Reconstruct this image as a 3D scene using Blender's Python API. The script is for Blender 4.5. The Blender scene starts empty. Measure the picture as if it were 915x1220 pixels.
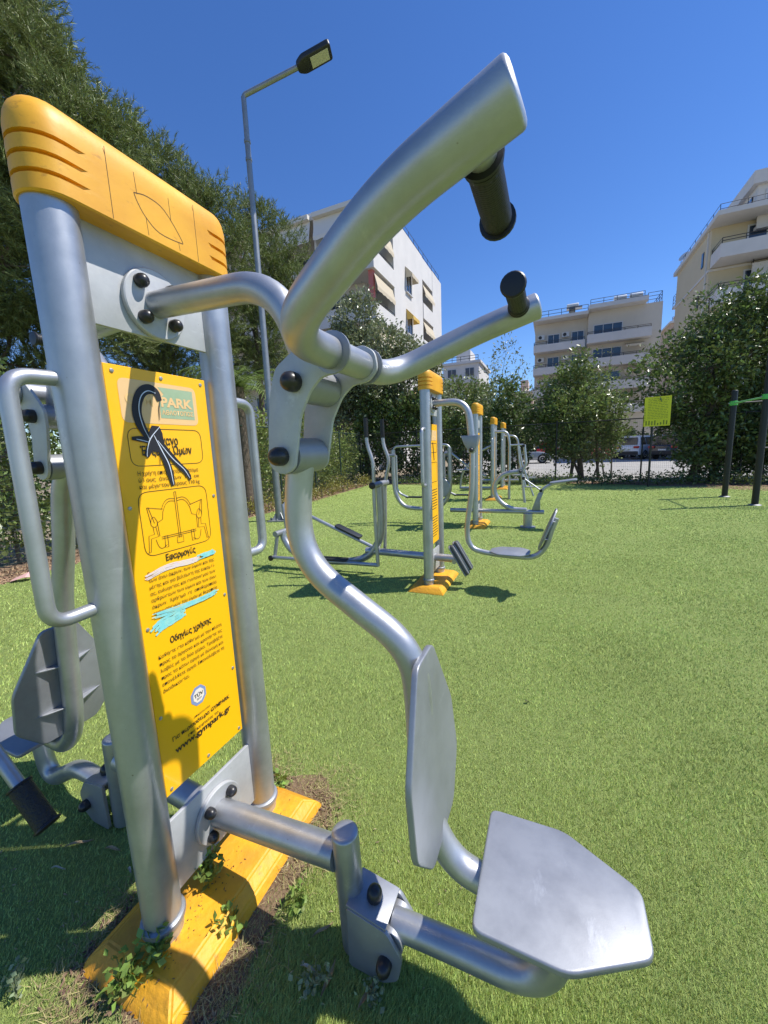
import bpy, bmesh, math, random
import numpy as np
from mathutils import Vector, Matrix
random.seed(7); rng = np.random.default_rng(7)
scene = bpy.context.scene
COL = scene.collection
R_ = math.radians
# ------------------------------------------------------------------ camera
SC = 1.12                                   # metres per survey unit of the gym machines
CAM_H = 1.27 * SC
FPX, CX, CY = 458.0, 457.5, 610.0           # focal length in photo pixels, picture centre
_dn = np.array([574 - CX, 3460 - CY, FPX]); _dn /= np.linalg.norm(_dn)
_up = -_dn
_fw = np.array([0, 0, 1.0]); _fw = _fw - _up * _fw.dot(_up); _fw /= np.linalg.norm(_fw)
_rt = np.cross(_dn, _fw)
RM = np.array([_rt, _fw, _up])              # camera axes -> world
cam_d = bpy.data.cameras.new('camera'); cam = bpy.data.objects.new('camera', cam_d); COL.objects.link(cam)
cam_d.sensor_fit = 'HORIZONTAL'; cam_d.sensor_width = 36; cam_d.lens = 36 * FPX / 915
cam_d.clip_start = 0.05; cam_d.clip_end = 3000
m = Matrix.Identity(4)
for i in range(3):
    m[i][0] = RM[i][0]; m[i][1] = -RM[i][1]; m[i][2] = -RM[i][2]
m[2][3] = CAM_H
cam.matrix_world = m
scene.camera = cam
# ------------------------------------------------------------------ light
SUN_DIR = Vector((1.105, 0.03, 1.70)).normalized()     # towards the sun
SUN_EL = math.asin(SUN_DIR.z); SUN_AZ = math.atan2(SUN_DIR.x, SUN_DIR.y)
w = bpy.data.worlds.new('World'); scene.world = w; w.use_nodes = True
nt = w.node_tree; bg = nt.nodes['Background']
sky = nt.nodes.new('ShaderNodeTexSky'); sky.sky_type = 'NISHITA'; sky.sun_disc = False
sky.sun_elevation = SUN_EL; sky.sun_rotation = SUN_AZ; sky.altitude = 50
sky.air_density = 1.0; sky.dust_density = 0.0; sky.ozone_density = 6.0
hs = nt.nodes.new('ShaderNodeHueSaturation'); hs.inputs['Saturation'].default_value = 1.17
nt.links.new(sky.outputs[0], hs.inputs['Color']); nt.links.new(hs.outputs[0], bg.inputs[0])
bg.inputs[1].default_value = 0.131; hs.inputs['Hue'].default_value = 0.510
sl = bpy.data.lights.new('sun', 'SUN'); so = bpy.data.objects.new('sun', sl); COL.objects.link(so)
sl.energy = 4.9; sl.angle = R_(0.53); sl.color = (1.0, 0.955, 0.88)
so.rotation_euler = SUN_DIR.to_track_quat('Z', 'Y').to_euler()
scene.view_settings.view_transform = 'Standard'; scene.view_settings.look = 'None'
scene.view_settings.exposure = 0.38; scene.view_settings.gamma = 1.0
# ------------------------------------------------------------------ pixel -> place helpers
ORG = np.array([0, 0, CAM_H])
def ray(x, y):
    v = RM @ np.array([x - CX, y - CY, FPX]); return v / np.linalg.norm(v)
def gnd(x, y, z=0.0):
    r = ray(x, y); return ORG + r * ((z - CAM_H) / r[2])
def at(x, y, depth):
    r = ray(x, y); return ORG + r * (depth / r[1])
def on_plane(x, y, p, nrm):
    r = ray(x, y); return ORG + r * (np.dot(np.asarray(p) - ORG, nrm) / r.dot(nrm))
YAW = R_(23.7)
D = np.array([math.sin(YAW), math.cos(YAW), 0.0])      # along the row of machines
N = np.array([D[1], -D[0], 0.0])                       # across the row
# ------------------------------------------------------------------ material helpers
MATS = {}
def mat(name, col, rough=0.5, metal=0.0, spec=0.5, var=0.0, vscale=8.0, col2=None, bump=0.0, bscale=60.0, coat=0.0, island=0.0, detail=4.0, trans=0.0):
    if name in MATS: return MATS[name]
    M = bpy.data.materials.new(name); M.use_nodes = True; t = M.node_tree; b = t.nodes['Principled BSDF']
    b.inputs['Roughness'].default_value = rough; b.inputs['Metallic'].default_value = metal
    b.inputs['Specular IOR Level'].default_value = spec
    b.inputs['Coat Weight'].default_value = coat
    b.inputs['Base Color'].default_value = (*col, 1)
    tc = t.nodes.new('ShaderNodeTexCoord'); cur = None
    if var > 0 or col2:
        nz = t.nodes.new('ShaderNodeTexNoise'); nz.inputs['Scale'].default_value = vscale; nz.inputs['Detail'].default_value = detail
        nz.inputs['Roughness'].default_value = 0.62
        t.links.new(tc.outputs['Object'], nz.inputs['Vector'])
        rp = t.nodes.new('ShaderNodeValToRGB'); rp.color_ramp.elements[0].position = 0.32; rp.color_ramp.elements[1].position = 0.68
        c2 = col2 if col2 else tuple(c * (1 - var) for c in col)
        rp.color_ramp.elements[0].color = (*c2, 1); rp.color_ramp.elements[1].color = (*col, 1)
        t.links.new(nz.outputs['Fac'], rp.inputs[0]); cur = rp.outputs[0]
    if island > 0:
        g = t.nodes.new('ShaderNodeNewGeometry'); h2 = t.nodes.new('ShaderNodeHueSaturation')
        mr = t.nodes.new('ShaderNodeMapRange'); mr.inputs['To Min'].default_value = 1 - island; mr.inputs['To Max'].default_value = 1 + island
        t.links.new(g.outputs['Random Per Island'], mr.inputs['Value']); t.links.new(mr.outputs[0], h2.inputs['Value'])
        mr2 = t.nodes.new('ShaderNodeMapRange'); mr2.inputs['To Min'].default_value = 0.475; mr2.inputs['To Max'].default_value = 0.515
        t.links.new(g.outputs['Random Per Island'], mr2.inputs['Value']); t.links.new(mr2.outputs[0], h2.inputs['Hue'])
        if cur: t.links.new(cur, h2.inputs['Color'])
        else: h2.inputs['Color'].default_value = (*col, 1)
        cur = h2.outputs[0]
    if cur: t.links.new(cur, b.inputs['Base Color'])
    if bump > 0:
        nb = t.nodes.new('ShaderNodeTexNoise'); nb.inputs['Scale'].default_value = bscale; nb.inputs['Detail'].default_value = 5
        t.links.new(tc.outputs['Object'], nb.inputs['Vector'])
        bm_ = t.nodes.new('ShaderNodeBump'); bm_.inputs['Strength'].default_value = bump; bm_.inputs['Distance'].default_value = 0.02
        t.links.new(nb.outputs['Fac'], bm_.inputs['Height']); t.links.new(bm_.outputs[0], b.inputs['Normal'])
    if trans > 0:      # thin leaf that lets light through
        tr = t.nodes.new('ShaderNodeBsdfTranslucent'); mx = t.nodes.new('ShaderNodeMixShader'); mx.inputs[0].default_value = trans
        if cur: t.links.new(cur, tr.inputs[0])
        else: tr.inputs[0].default_value = (*col, 1)
        o = t.nodes['Material Output']
        t.links.new(b.outputs[0], mx.inputs[1]); t.links.new(tr.outputs[0], mx.inputs[2]); t.links.new(mx.outputs[0], o.inputs[0])
    MATS[name] = M
    return M
def worn_metal(name, col, rough, metal, chip=(0.25, 0.24, 0.23), thresh=0.70):
    """silver powder coat: fine flake relief, smudges in the gloss, a few darker chips and scuffs"""
    if name in MATS: return MATS[name]
    M = mat(name, col, rough, metal)
    t = M.node_tree; b = t.nodes['Principled BSDF']; L = t.links
    tc = [q for q in t.nodes if q.type == 'TEX_COORD'][0]
    n1 = t.nodes.new('ShaderNodeTexNoise'); n1.inputs['Scale'].default_value = 5; n1.inputs['Detail'].default_value = 6; n1.inputs['Roughness'].default_value = .7
    n2 = t.nodes.new('ShaderNodeTexNoise'); n2.inputs['Scale'].default_value = 75; n2.inputs['Detail'].default_value = 3
    n3 = t.nodes.new('ShaderNodeTexNoise'); n3.inputs['Scale'].default_value = 420; n3.inputs['Detail'].default_value = 2
    for q in (n1, n2, n3): L.new(tc.outputs['Object'], q.inputs['Vector'])
    r1 = t.nodes.new('ShaderNodeValToRGB'); r1.color_ramp.elements[0].position = .30; r1.color_ramp.elements[1].position = .62
    r1.color_ramp.elements[0].color = (*[c * .76 for c in col], 1); r1.color_ramp.elements[1].color = (*col, 1)
    L.new(n1.outputs['Fac'], r1.inputs[0])
    r2 = t.nodes.new('ShaderNodeValToRGB'); r2.color_ramp.elements[0].position = thresh; r2.color_ramp.elements[1].position = thresh + .04
    L.new(n2.outputs['Fac'], r2.inputs[0])
    mx = t.nodes.new('ShaderNodeMix'); mx.data_type = 'RGBA'
    L.new(r2.outputs[0], mx.inputs['Factor']); L.new(r1.outputs[0], mx.inputs['A']); mx.inputs['B'].default_value = (*chip, 1)
    n4 = t.nodes.new('ShaderNodeTexNoise'); n4.inputs['Scale'].default_value = 14; n4.inputs['Detail'].default_value = 8; n4.inputs['Roughness'].default_value = .75
    mp = t.nodes.new('ShaderNodeMapping'); mp.inputs['Scale'].default_value = (1, .35, 1); mp.inputs['Rotation'].default_value = (.3, .2, .6)
    L.new(tc.outputs['Object'], mp.inputs['Vector']); L.new(mp.outputs[0], n4.inputs['Vector'])
    r4 = t.nodes.new('ShaderNodeValToRGB'); r4.color_ramp.elements[0].position = .60; r4.color_ramp.elements[1].position = .70; r4.color_ramp.elements[1].color = (.55, .55, .55, 1)
    L.new(n4.outputs['Fac'], r4.inputs[0]); m4 = t.nodes.new('ShaderNodeMix'); m4.data_type = 'RGBA'
    L.new(r4.outputs[0], m4.inputs['Factor']); L.new(mx.outputs['Result'], m4.inputs['A']); m4.inputs['B'].default_value = (*[min(1, c * 1.25) for c in col], 1)
    L.new(m4.outputs['Result'], b.inputs['Base Color'])
    mr = t.nodes.new('ShaderNodeMapRange'); mr.inputs['To Min'].default_value = rough - .08; mr.inputs['To Max'].default_value = rough + .14
    L.new(n1.outputs['Fac'], mr.inputs['Value']); L.new(mr.outputs[0], b.inputs['Roughness'])
    bu = t.nodes.new('ShaderNodeBump'); bu.inputs['Strength'].default_value = .05; bu.inputs['Distance'].default_value = .002
    L.new(n3.outputs['Fac'], bu.inputs['Height']); L.new(bu.outputs[0], b.inputs['Normal'])
    return M
def scuff(M, col, scale, lo, amount, stretch=(1, 1, 1)):
    t = M.node_tree; b = t.nodes['Principled BSDF']; L = t.links; src = b.inputs['Base Color'].links[0].from_socket if b.inputs['Base Color'].links else None
    tc = [q for q in t.nodes if q.type == 'TEX_COORD'][0]; mp = t.nodes.new('ShaderNodeMapping'); mp.inputs['Scale'].default_value = stretch; nz = t.nodes.new('ShaderNodeTexNoise')
    nz.inputs['Scale'].default_value = scale; nz.inputs['Detail'].default_value = 9; nz.inputs['Roughness'].default_value = .72
    rp = t.nodes.new('ShaderNodeValToRGB'); rp.color_ramp.elements[0].position = lo; rp.color_ramp.elements[1].position = lo + .09; rp.color_ramp.elements[1].color = (amount,) * 3 + (1,)
    mx = t.nodes.new('ShaderNodeMix'); mx.data_type = 'RGBA'; L.new(tc.outputs['Object'], mp.inputs[0]); L.new(mp.outputs[0], nz.inputs['Vector']); L.new(nz.outputs['Fac'], rp.inputs[0]); L.new(rp.outputs[0], mx.inputs['Factor'])
    if src: L.new(src, mx.inputs['A'])
    else: mx.inputs['A'].default_value = b.inputs['Base Color'].default_value
    mx.inputs['B'].default_value = (*col, 1); L.new(mx.outputs['Result'], b.inputs['Base Color'])
SILVER = worn_metal('silver_paint', (0.47, 0.485, 0.51), 0.38, 0.70, thresh=.745)
SILVER2 = worn_metal('silver_paint_light', (0.335, 0.35, 0.38), 0.42, 0.55, thresh=.755)
SILVER3 = worn_metal('silver_plate', (0.50, 0.51, 0.52), 0.52, 0.22, thresh=.74)
YEL = mat('yellow_plastic', (0.80, 0.405, 0.02), 0.5, col2=(0.68, 0.31, 0.015), vscale=5, bump=.03, bscale=40)
YELB = mat('yellow_base_paint', (0.80, 0.40, 0.015), 0.55, col2=(0.60, 0.26, 0.02), vscale=7, bump=.25, bscale=45)
scuff(YEL, (.34, .15, .02), 24, .585, .6, (1, .6, 1.4)); scuff(YEL, (.86, .52, .10), 9, .60, .5); scuff(YELB, (.34, .16, .05), 13, .60, .7); scuff(YELB, (.85, .55, .12), 30, .66, .6)
PANEL = mat('panel_yellow', (1.0, 0.50, 0.002), 0.42, coat=.1)
BLACK = mat('black_rubber', (0.012, 0.012, 0.014), 0.42, spec=.5)
RIBBED = mat('black_grip_rubber', (0.014, 0.014, 0.015), 0.5, bump=.5, bscale=160)
BOLT = mat('black_bolt_cap', (0.02, 0.02, 0.022), 0.35)
INK = mat('print_black', (0.03, 0.022, 0.015), 0.5)
GAPM = mat('slot_dark', (0.10, 0.05, 0.01), 0.8)
DARK = mat('dark_paint', (0.02, 0.022, 0.024), 0.45)
STEEL = mat('zinc_steel', (0.45, 0.46, 0.47), 0.4, metal=.7, var=.2)
# ------------------------------------------------------------------ mesh helpers
def link(o, parent=None):
    COL.objects.link(o)
    if parent is not None: o.parent = parent
    return o
def finish(me, smooth=True, ang=38):
    if smooth:
        me.shade_smooth(); me.set_sharp_from_angle(angle=R_(ang))
    return me
def mesh(name, V, F, material, parent=None, smooth=True, ang=38):
    me = bpy.data.meshes.new(name); me.from_pydata([tuple(map(float, v)) for v in V], [], F); me.update()
    if material: me.materials.append(material)
    finish(me, smooth, ang)
    return link(bpy.data.objects.new(name, me), parent)
def fast(name, V, F, material, parent=None, smooth=False):
    """V (n,3), F (k,3) or (k,4) numpy -> object"""
    V = np.asarray(V, np.float32); F = np.asarray(F, np.int32); k = F.shape[1]
    me = bpy.data.meshes.new(name); me.vertices.add(len(V)); me.vertices.foreach_set('co', V.ravel())
    me.loops.add(F.size); me.loops.foreach_set('vertex_index', F.ravel())
    me.polygons.add(len(F)); me.polygons.foreach_set('loop_start', np.arange(0, F.size, k, dtype=np.int32))
    me.update(calc_edges=True)
    if smooth: me.shade_smooth()
    me.materials.append(material)
    return link(bpy.data.objects.new(name, me), parent)
def tag(o, label, cat, group=None, kind=None):
    if label: o['label'] = label
    if cat: o['category'] = cat
    if group: o['group'] = group
    if kind: o['kind'] = kind
    return o
def empty(name, loc, rz=0.0):
    o = bpy.data.objects.new(name, None); o.location = tuple(map(float, loc)); o.rotation_euler = (0, 0, rz); o.empty_display_size = .2
    COL.objects.link(o); return o
def struct(o): o['kind'] = 'structure'; return o
def fil(pts, r, seg=6, closed=False):
    """round the corners of a polyline"""
    P = [np.array(p, float) for p in pts]; n = len(P); out = []
    rr = r if isinstance(r, (list, tuple)) else [r] * n
    for i in range(n):
        if not closed and i in (0, n - 1): out.append(P[i]); continue
        a, b, c = P[i - 1], P[i], P[(i + 1) % n]
        la, lc = np.linalg.norm(a - b), np.linalg.norm(c - b)
        t = min(rr[i], .48 * la, .48 * lc)
        p0 = b + (a - b) / la * t; p1 = b + (c - b) / lc * t
        for k in range(seg + 1):
            q = k / seg; out.append(p0 * (1 - q) ** 2 + b * 2 * q * (1 - q) + p1 * q * q)
    return out
def smooth_path(pts, n=8):
    """Catmull-Rom through the points"""
    P = [np.array(p, float) for p in pts]; P = [2 * P[0] - P[1]] + P + [2 * P[-1] - P[-2]]; out = []
    for i in range(1, len(P) - 2):
        for k in range(n):
            t = k / n
            out.append(.5 * (2 * P[i] + (P[i + 1] - P[i - 1]) * t + (2 * P[i - 1] - 5 * P[i] + 4 * P[i + 1] - P[i + 2]) * t * t + (3 * P[i] - P[i - 1] - 3 * P[i + 1] + P[i + 2]) * t ** 3))
    out.append(P[-2]); return out
def tube_geo(pts, rad, seg=14, dome=0.0):
    P = [np.array(p, float) for p in pts]; n = len(P)
    rad = list(rad) if hasattr(rad, '__len__') else [rad] * n
    T = [P[min(i + 1, n - 1)] - P[max(i - 1, 0)] for i in range(n)]; T = [t / (np.linalg.norm(t) + 1e-9) for t in T]
    a = np.array([0, 0, 1.]) if abs(T[0][2]) < .9 else np.array([1., 0, 0])
    U = np.cross(T[0], a); U /= np.linalg.norm(U); V = []; F = []
    if dome:                                     # rounded ends
        r0 = rad[0]; r1 = rad[-1]
        P = [P[0] - T[0] * dome * k for k in (1, .92, .7, .38)] + P + [P[-1] + T[-1] * dome * k for k in (.38, .7, .92, 1)]
        rad = [r0 * k for k in (.55, .78, .91, .98)] + rad + [r1 * k for k in (.98, .91, .78, .55)]; T = [T[0]] * 4 + T + [T[-1]] * 4; n += 8
    for i in range(n):
        U = U - T[i] * U.dot(T[i]); U /= np.linalg.norm(U); W = np.cross(T[i], U)
        for k in range(seg):
            q = 2 * math.pi * k / seg; V.append(P[i] + (U * math.cos(q) + W * math.sin(q)) * rad[i])
    for i in range(n - 1):
        for k in range(seg):
            F.append((i * seg + k, i * seg + (k + 1) % seg, (i + 1) * seg + (k + 1) % seg, (i + 1) * seg + k))
    F.append(tuple(range(seg - 1, -1, -1))); F.append(tuple((n - 1) * seg + k for k in range(seg)))
    return V, F
def tube(name, pts, rad, material, parent=None, seg=14, dome=0.0):
    V, F = tube_geo(pts, rad, seg, dome); return mesh(name, V, F, material, parent)
class MB:
    """collects pieces of ONE part"""
    def __init__(s): s.V = []; s.F = []
    def add(s, V, F):
        o = len(s.V); s.V += [tuple(v) for v in V]; s.F += [tuple(i + o for i in f) for f in F]; return s
    def tube(s, pts, r, seg=8, dome=0): return s.add(*tube_geo(pts, r, seg, dome))
    def box(s, c, sz, ax=None):
        c = np.array(c, float); X, Y, Z = ax if ax else (np.array([1., 0, 0]), np.array([0, 1., 0]), np.array([0, 0, 1.]))
        V = [c + X * sx * sz[0] / 2 + Y * sy * sz[1] / 2 + Z * sz_ * sz[2] / 2 for sx in (-1, 1) for sy in (-1, 1) for sz_ in (-1, 1)]
        return s.add(V, [(0, 1, 3, 2), (4, 6, 7, 5), (0, 4, 5, 1), (2, 3, 7, 6), (0, 2, 6, 4), (1, 5, 7, 3)])
    def obj(s, name, material, parent=None, smooth=True): return mesh(name, s.V, s.F, material, parent, smooth)
def bev_prism(name, outline, thick, frame, material, parent=None, bevel=0.003, seg=2):
    """outline: 2-D points; frame=(origin, ex, ey, ez): plate centred on ez, edges bevelled"""
    o, ex, ey, ez = [np.array(q, float) for q in frame]
    bm = bmesh.new(); vs = [bm.verts.new((p[0], p[1], -thick / 2)) for p in outline]
    f = bm.faces.new(vs); r = bmesh.ops.extrude_face_region(bm, geom=[f])
    bmesh.ops.translate(bm, vec=(0, 0, thick), verts=[v for v in r['geom'] if isinstance(v, bmesh.types.BMVert)])
    bmesh.ops.recalc_face_normals(bm, faces=bm.faces)
    if bevel:
        es = [e for e in bm.edges if abs(e.verts[0].co.z - e.verts[1].co.z) < 1e-6]
        bmesh.ops.bevel(bm, geom=es, offset=bevel, segments=seg, affect='EDGES', profile=.5)
    for v in bm.verts: v.co = Vector(o + ex * v.co.x + ey * v.co.y + ez * v.co.z)
    bmesh.ops.recalc_face_normals(bm, faces=bm.faces)
    me = bpy.data.meshes.new(name); bm.to_mesh(me); bm.free(); me.materials.append(material); finish(me)
    return link(bpy.data.objects.new(name, me), parent)
def bev_box(name, c, sz, material, parent=None, bevel=.01, ax=None, seg=2):
    X, Y, Z = ax if ax else ((1, 0, 0), (0, 1, 0), (0, 0, 1))
    ol = [(-sz[0] / 2, -sz[1] / 2), (sz[0] / 2, -sz[1] / 2), (sz[0] / 2, sz[1] / 2), (-sz[0] / 2, sz[1] / 2)]
    return bev_prism(name, ol, sz[2], (c, X, Y, Z), material, parent, bevel, seg)
def lathe_geo(prof, c, axis, seg=20):
    c = np.array(c, float); Z = np.array(axis, float); Z /= np.linalg.norm(Z)
    a = np.array([0, 0, 1.]) if abs(Z[2]) < .9 else np.array([1., 0, 0]); X = np.cross(Z, a); X /= np.linalg.norm(X); Y = np.cross(Z, X)
    V = []; F = []
    for r, z in prof:
        for k in range(seg):
            q = 2 * math.pi * k / seg; V.append(c + Z * z + (X * math.cos(q) + Y * math.sin(q)) * r)
    for i in range(len(prof) - 1):
        for k in range(seg): F.append((i * seg + k, i * seg + (k + 1) % seg, (i + 1) * seg + (k + 1) % seg, (i + 1) * seg + k))
    F.append(tuple(range(seg - 1, -1, -1))); F.append(tuple((len(prof) - 1) * seg + k for k in range(seg)))
    return V, F
def lathe(name, prof, c, axis, material, parent=None, seg=20):
    V, F = lathe_geo(prof, c, axis, seg); return mesh(name, V, F, material, parent)
X3, Y3, Z3 = np.array([1., 0, 0]), np.array([0, 1., 0]), np.array([0, 0, 1.])
def copy_tree(o, parent=None):
    c = o.copy(); COL.objects.link(c); c.parent = parent
    for ch in list(o.children): copy_tree(ch, c)
    return c
# ================================================================== gym machines
def P(s, u, z): return np.array([s * SC, u * SC, (z + .05) * SC])
PR = 0.0445 * SC                    # post radius
PU = 0.188                         # half distance between the posts
def dome_bolt(parent, c, axis, r=.016, name='bolt'):
    r *= SC
    return lathe(name, [(r * .95, -.004), (r, .002), (r, r * .7), (r * .86, r * 1.15), (r * .5, r * 1.5), (r * .12, r * 1.6)], c, axis, BOLT, parent, 14)
def cap_mesh(name, parent):
    """yellow head piece: stadium plan, rounded top, three slots cut in each end"""
    hl, ht = 0.236 * SC, 0.056 * SC; z0, z1 = (1.707 + .05) * SC, (1.872 + .05) * SC; H = z1 - z0
    plan = []; nst = 10; NE = 12
    for k in range(nst): plan.append((ht, -(hl - ht) + 2 * (hl - ht) * k / nst))
    for k in range(NE): q = math.pi * k / NE; plan.append((ht * math.cos(q), (hl - ht) + ht * math.sin(q)))
    for k in range(nst): plan.append((-ht, (hl - ht) - 2 * (hl - ht) * k / nst))
    for k in range(NE): q = math.pi + math.pi * k / NE; plan.append((ht * math.cos(q), -(hl - ht) + ht * math.sin(q)))
    n = len(plan)
    rows = [(z0, .0), (z0 + .004, -.003)]
    for fr_ in (.20, .385, .57):
        z = z0 + H * fr_
        rows += [(z - .0045, -.003), (z - .004, 'g'), (z + .004, 'g'), (z + .0045, -.003)]
    rows += [(z1 - .050, -.003), (z1 - .030, .001), (z1 - .016, .007), (z1 - .007, .015), (z1 - .002, .026), (z1, .040)]
    V = []; F = []
    for z, ins in rows:
        for (x, y) in plan:
            e = ins
            if ins == 'g': e = .009 if (abs(y) > hl - .068 * SC) else -.003
            r = math.hypot(x, max(0, abs(y) - (hl - ht))); nx = x / (r + 1e-9); ny = math.copysign(max(0, abs(y) - (hl - ht)), y) / (r + 1e-9)
            V.append((x - nx * e, y - ny * e, z))
    m_ = len(rows)
    for i in range(m_ - 1):
        for k in range(n): F.append((i * n + k, i * n + (k + 1) % n, (i + 1) * n + (k + 1) % n, (i + 1) * n + k))
    F.append(tuple(range(n - 1, -1, -1))); F.append(tuple((m_ - 1) * n + k for k in range(n)))
    return mesh(name, V, F, YEL, parent, True, 32)
def strip(pts, w, off, face=+1):
    """flat ribbon in the panel plane: pts (u,z) metres, returns V,F at x=off"""
    V = []; F = []; n = len(pts); Pn = [np.array(p, float) for p in pts]
    ws = w if hasattr(w, '__len__') else [w] * n
    for i in range(n):
        t = Pn[min(i + 1, n - 1)] - Pn[max(i - 1, 0)]; t /= np.linalg.norm(t) + 1e-9; q = np.array([-t[1], t[0]])
        for s_ in (-1, 1):
            p = Pn[i] + q * s_ * ws[i] / 2; V.append((off, p[0], p[1]))
    for i in range(n - 1): F.append((2 * i, 2 * i + 2, 2 * i + 3, 2 * i + 1))
    return V, F
def frame(parent, detail=True, base_sides=True):
    for sg in (-1, 1):
        po = tube('post', [P(0, sg * PU, -.012), P(0, sg * PU, 1.73)], PR, SILVER, parent, 36)
        lathe('collar', [(PR + .001, 0), (PR + .008, .003), (PR + .010, .012), (PR + .008, .020), (PR + .001, .024)], P(0, sg * PU, .035), Z3, SILVER2, po, 36)
        # hand loop on the outside of the post
        y0, y1 = sg * (PU + .035), sg * (PU + .118)
        lp = fil([P(0, y0, 1.385), P(0, y1, 1.385 - .004), P(0, y1 + sg * .004, .905), P(0, y0, .908)], [0, .11 * SC, .11 * SC, 0], 9)
        tube('hand_loop', lp, .0145 * SC, SILVER, parent, 16)
    c = cap_mesh('head_cap', parent)
    if detail:
        xo = .056 * SC + .0032
        for sg in (-1, 1):
            for u in (-.105, .105):
                mesh('seam', *strip([(u * SC, 1.762 * SC), (u * SC, 1.893 * SC)], .0016, sg * xo), GAPM, c)
            leaf = [(-.052, 1.838), (-.02, 1.846), (.02, 1.838), (.06, 1.792), (.052, 1.784), (.0, 1.782), (-.03, 1.800), (-.046, 1.822), (-.052, 1.838)]
            mesh('engraving', *strip([np.array(q) * SC for q in smooth_path([(a, b) for a, b in leaf], 4)], .0024, sg * xo), GAPM, c)
            for ln in ([(-.045, 1.838), (-.047, 1.88)], [(-.03, 1.800), (-.028, 1.765)], [(.035, 1.822), (.034, 1.872)], [(.05, 1.784), (.052, 1.766)]):
                mesh('seam', *strip([np.array(q) * SC for q in ln], .0014, sg * xo), GAPM, c)
    # cross plates with flanges
    ue = PU - .03
    for nm, z0, z1 in (('upper_plate', 1.508, 1.712), ('lower_plate', .075, .285)):
        pl = bev_prism(nm, [(-ue * SC, z0 * SC), (ue * SC, z0 * SC), (ue * SC, z1 * SC), (-ue * SC, z1 * SC)], .012, (P(.004, 0, 0), Y3, Z3, X3), SILVER3, parent, .002)
    # yellow foot: sloped block under the two posts
    V = []; F = []
    for (hu, hs_, z) in ((.315, .165, -.05), (.295, .150, -.02), (.262, .118, 0.004)):
        for (a, b) in ((-1, -1), (1, -1), (1, 1), (-1, 1)):
            V.append(P(b * hs_, a * hu, z))
    for i in range(2):
        for k in range(4): F.append((i * 4 + k, i * 4 + (k + 1) % 4, (i + 1) * 4 + (k + 1) % 4, (i + 1) * 4 + k))
    F.append((8, 9, 10, 11)); F.append((3, 2, 1, 0))
    bm = bmesh.new(); vs = [bm.verts.new(v) for v in V]
    for f in F: bm.faces.new([vs[i] for i in f])
    bmesh.ops.recalc_face_normals(bm, faces=bm.faces)
    bmesh.ops.bevel(bm, geom=[e for e in bm.edges], offset=.006, segments=2, affect='EDGES')
    me = bpy.data.meshes.new('foot_block'); bm.to_mesh(me); bm.free(); me.materials.append(YELB); finish(me, True, 25)
    link(bpy.data.objects.new('foot_block', me), parent)
def rot2(p, c, a):
    x, z = p[0] - c[0], p[1] - c[1]; ca, sa = math.cos(a), math.sin(a)
    return (c[0] + x * ca - z * sa, c[1] + x * sa + z * ca)
def flange(parent, z, sg, r):
    fl = lathe('flange', [(r * SC, 0), (r * SC, .010), (r * SC - .003, .0125)], P(sg * .011, 0, z), X3 * sg, SILVER3, parent, 40)
    for a in (45, 135, 225, 315):
        dome_bolt(fl, P(sg * .0235, r * .70 * math.cos(R_(a)), z + r * .70 * math.sin(R_(a))), X3 * sg, .015)
    return fl
def bar_pts(rotc, a):
    base = [(.857, 1.523), (.725, 1.483), (.535, 1.397)]
    return [rot2(q, rotc, a) for q in base]
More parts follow.
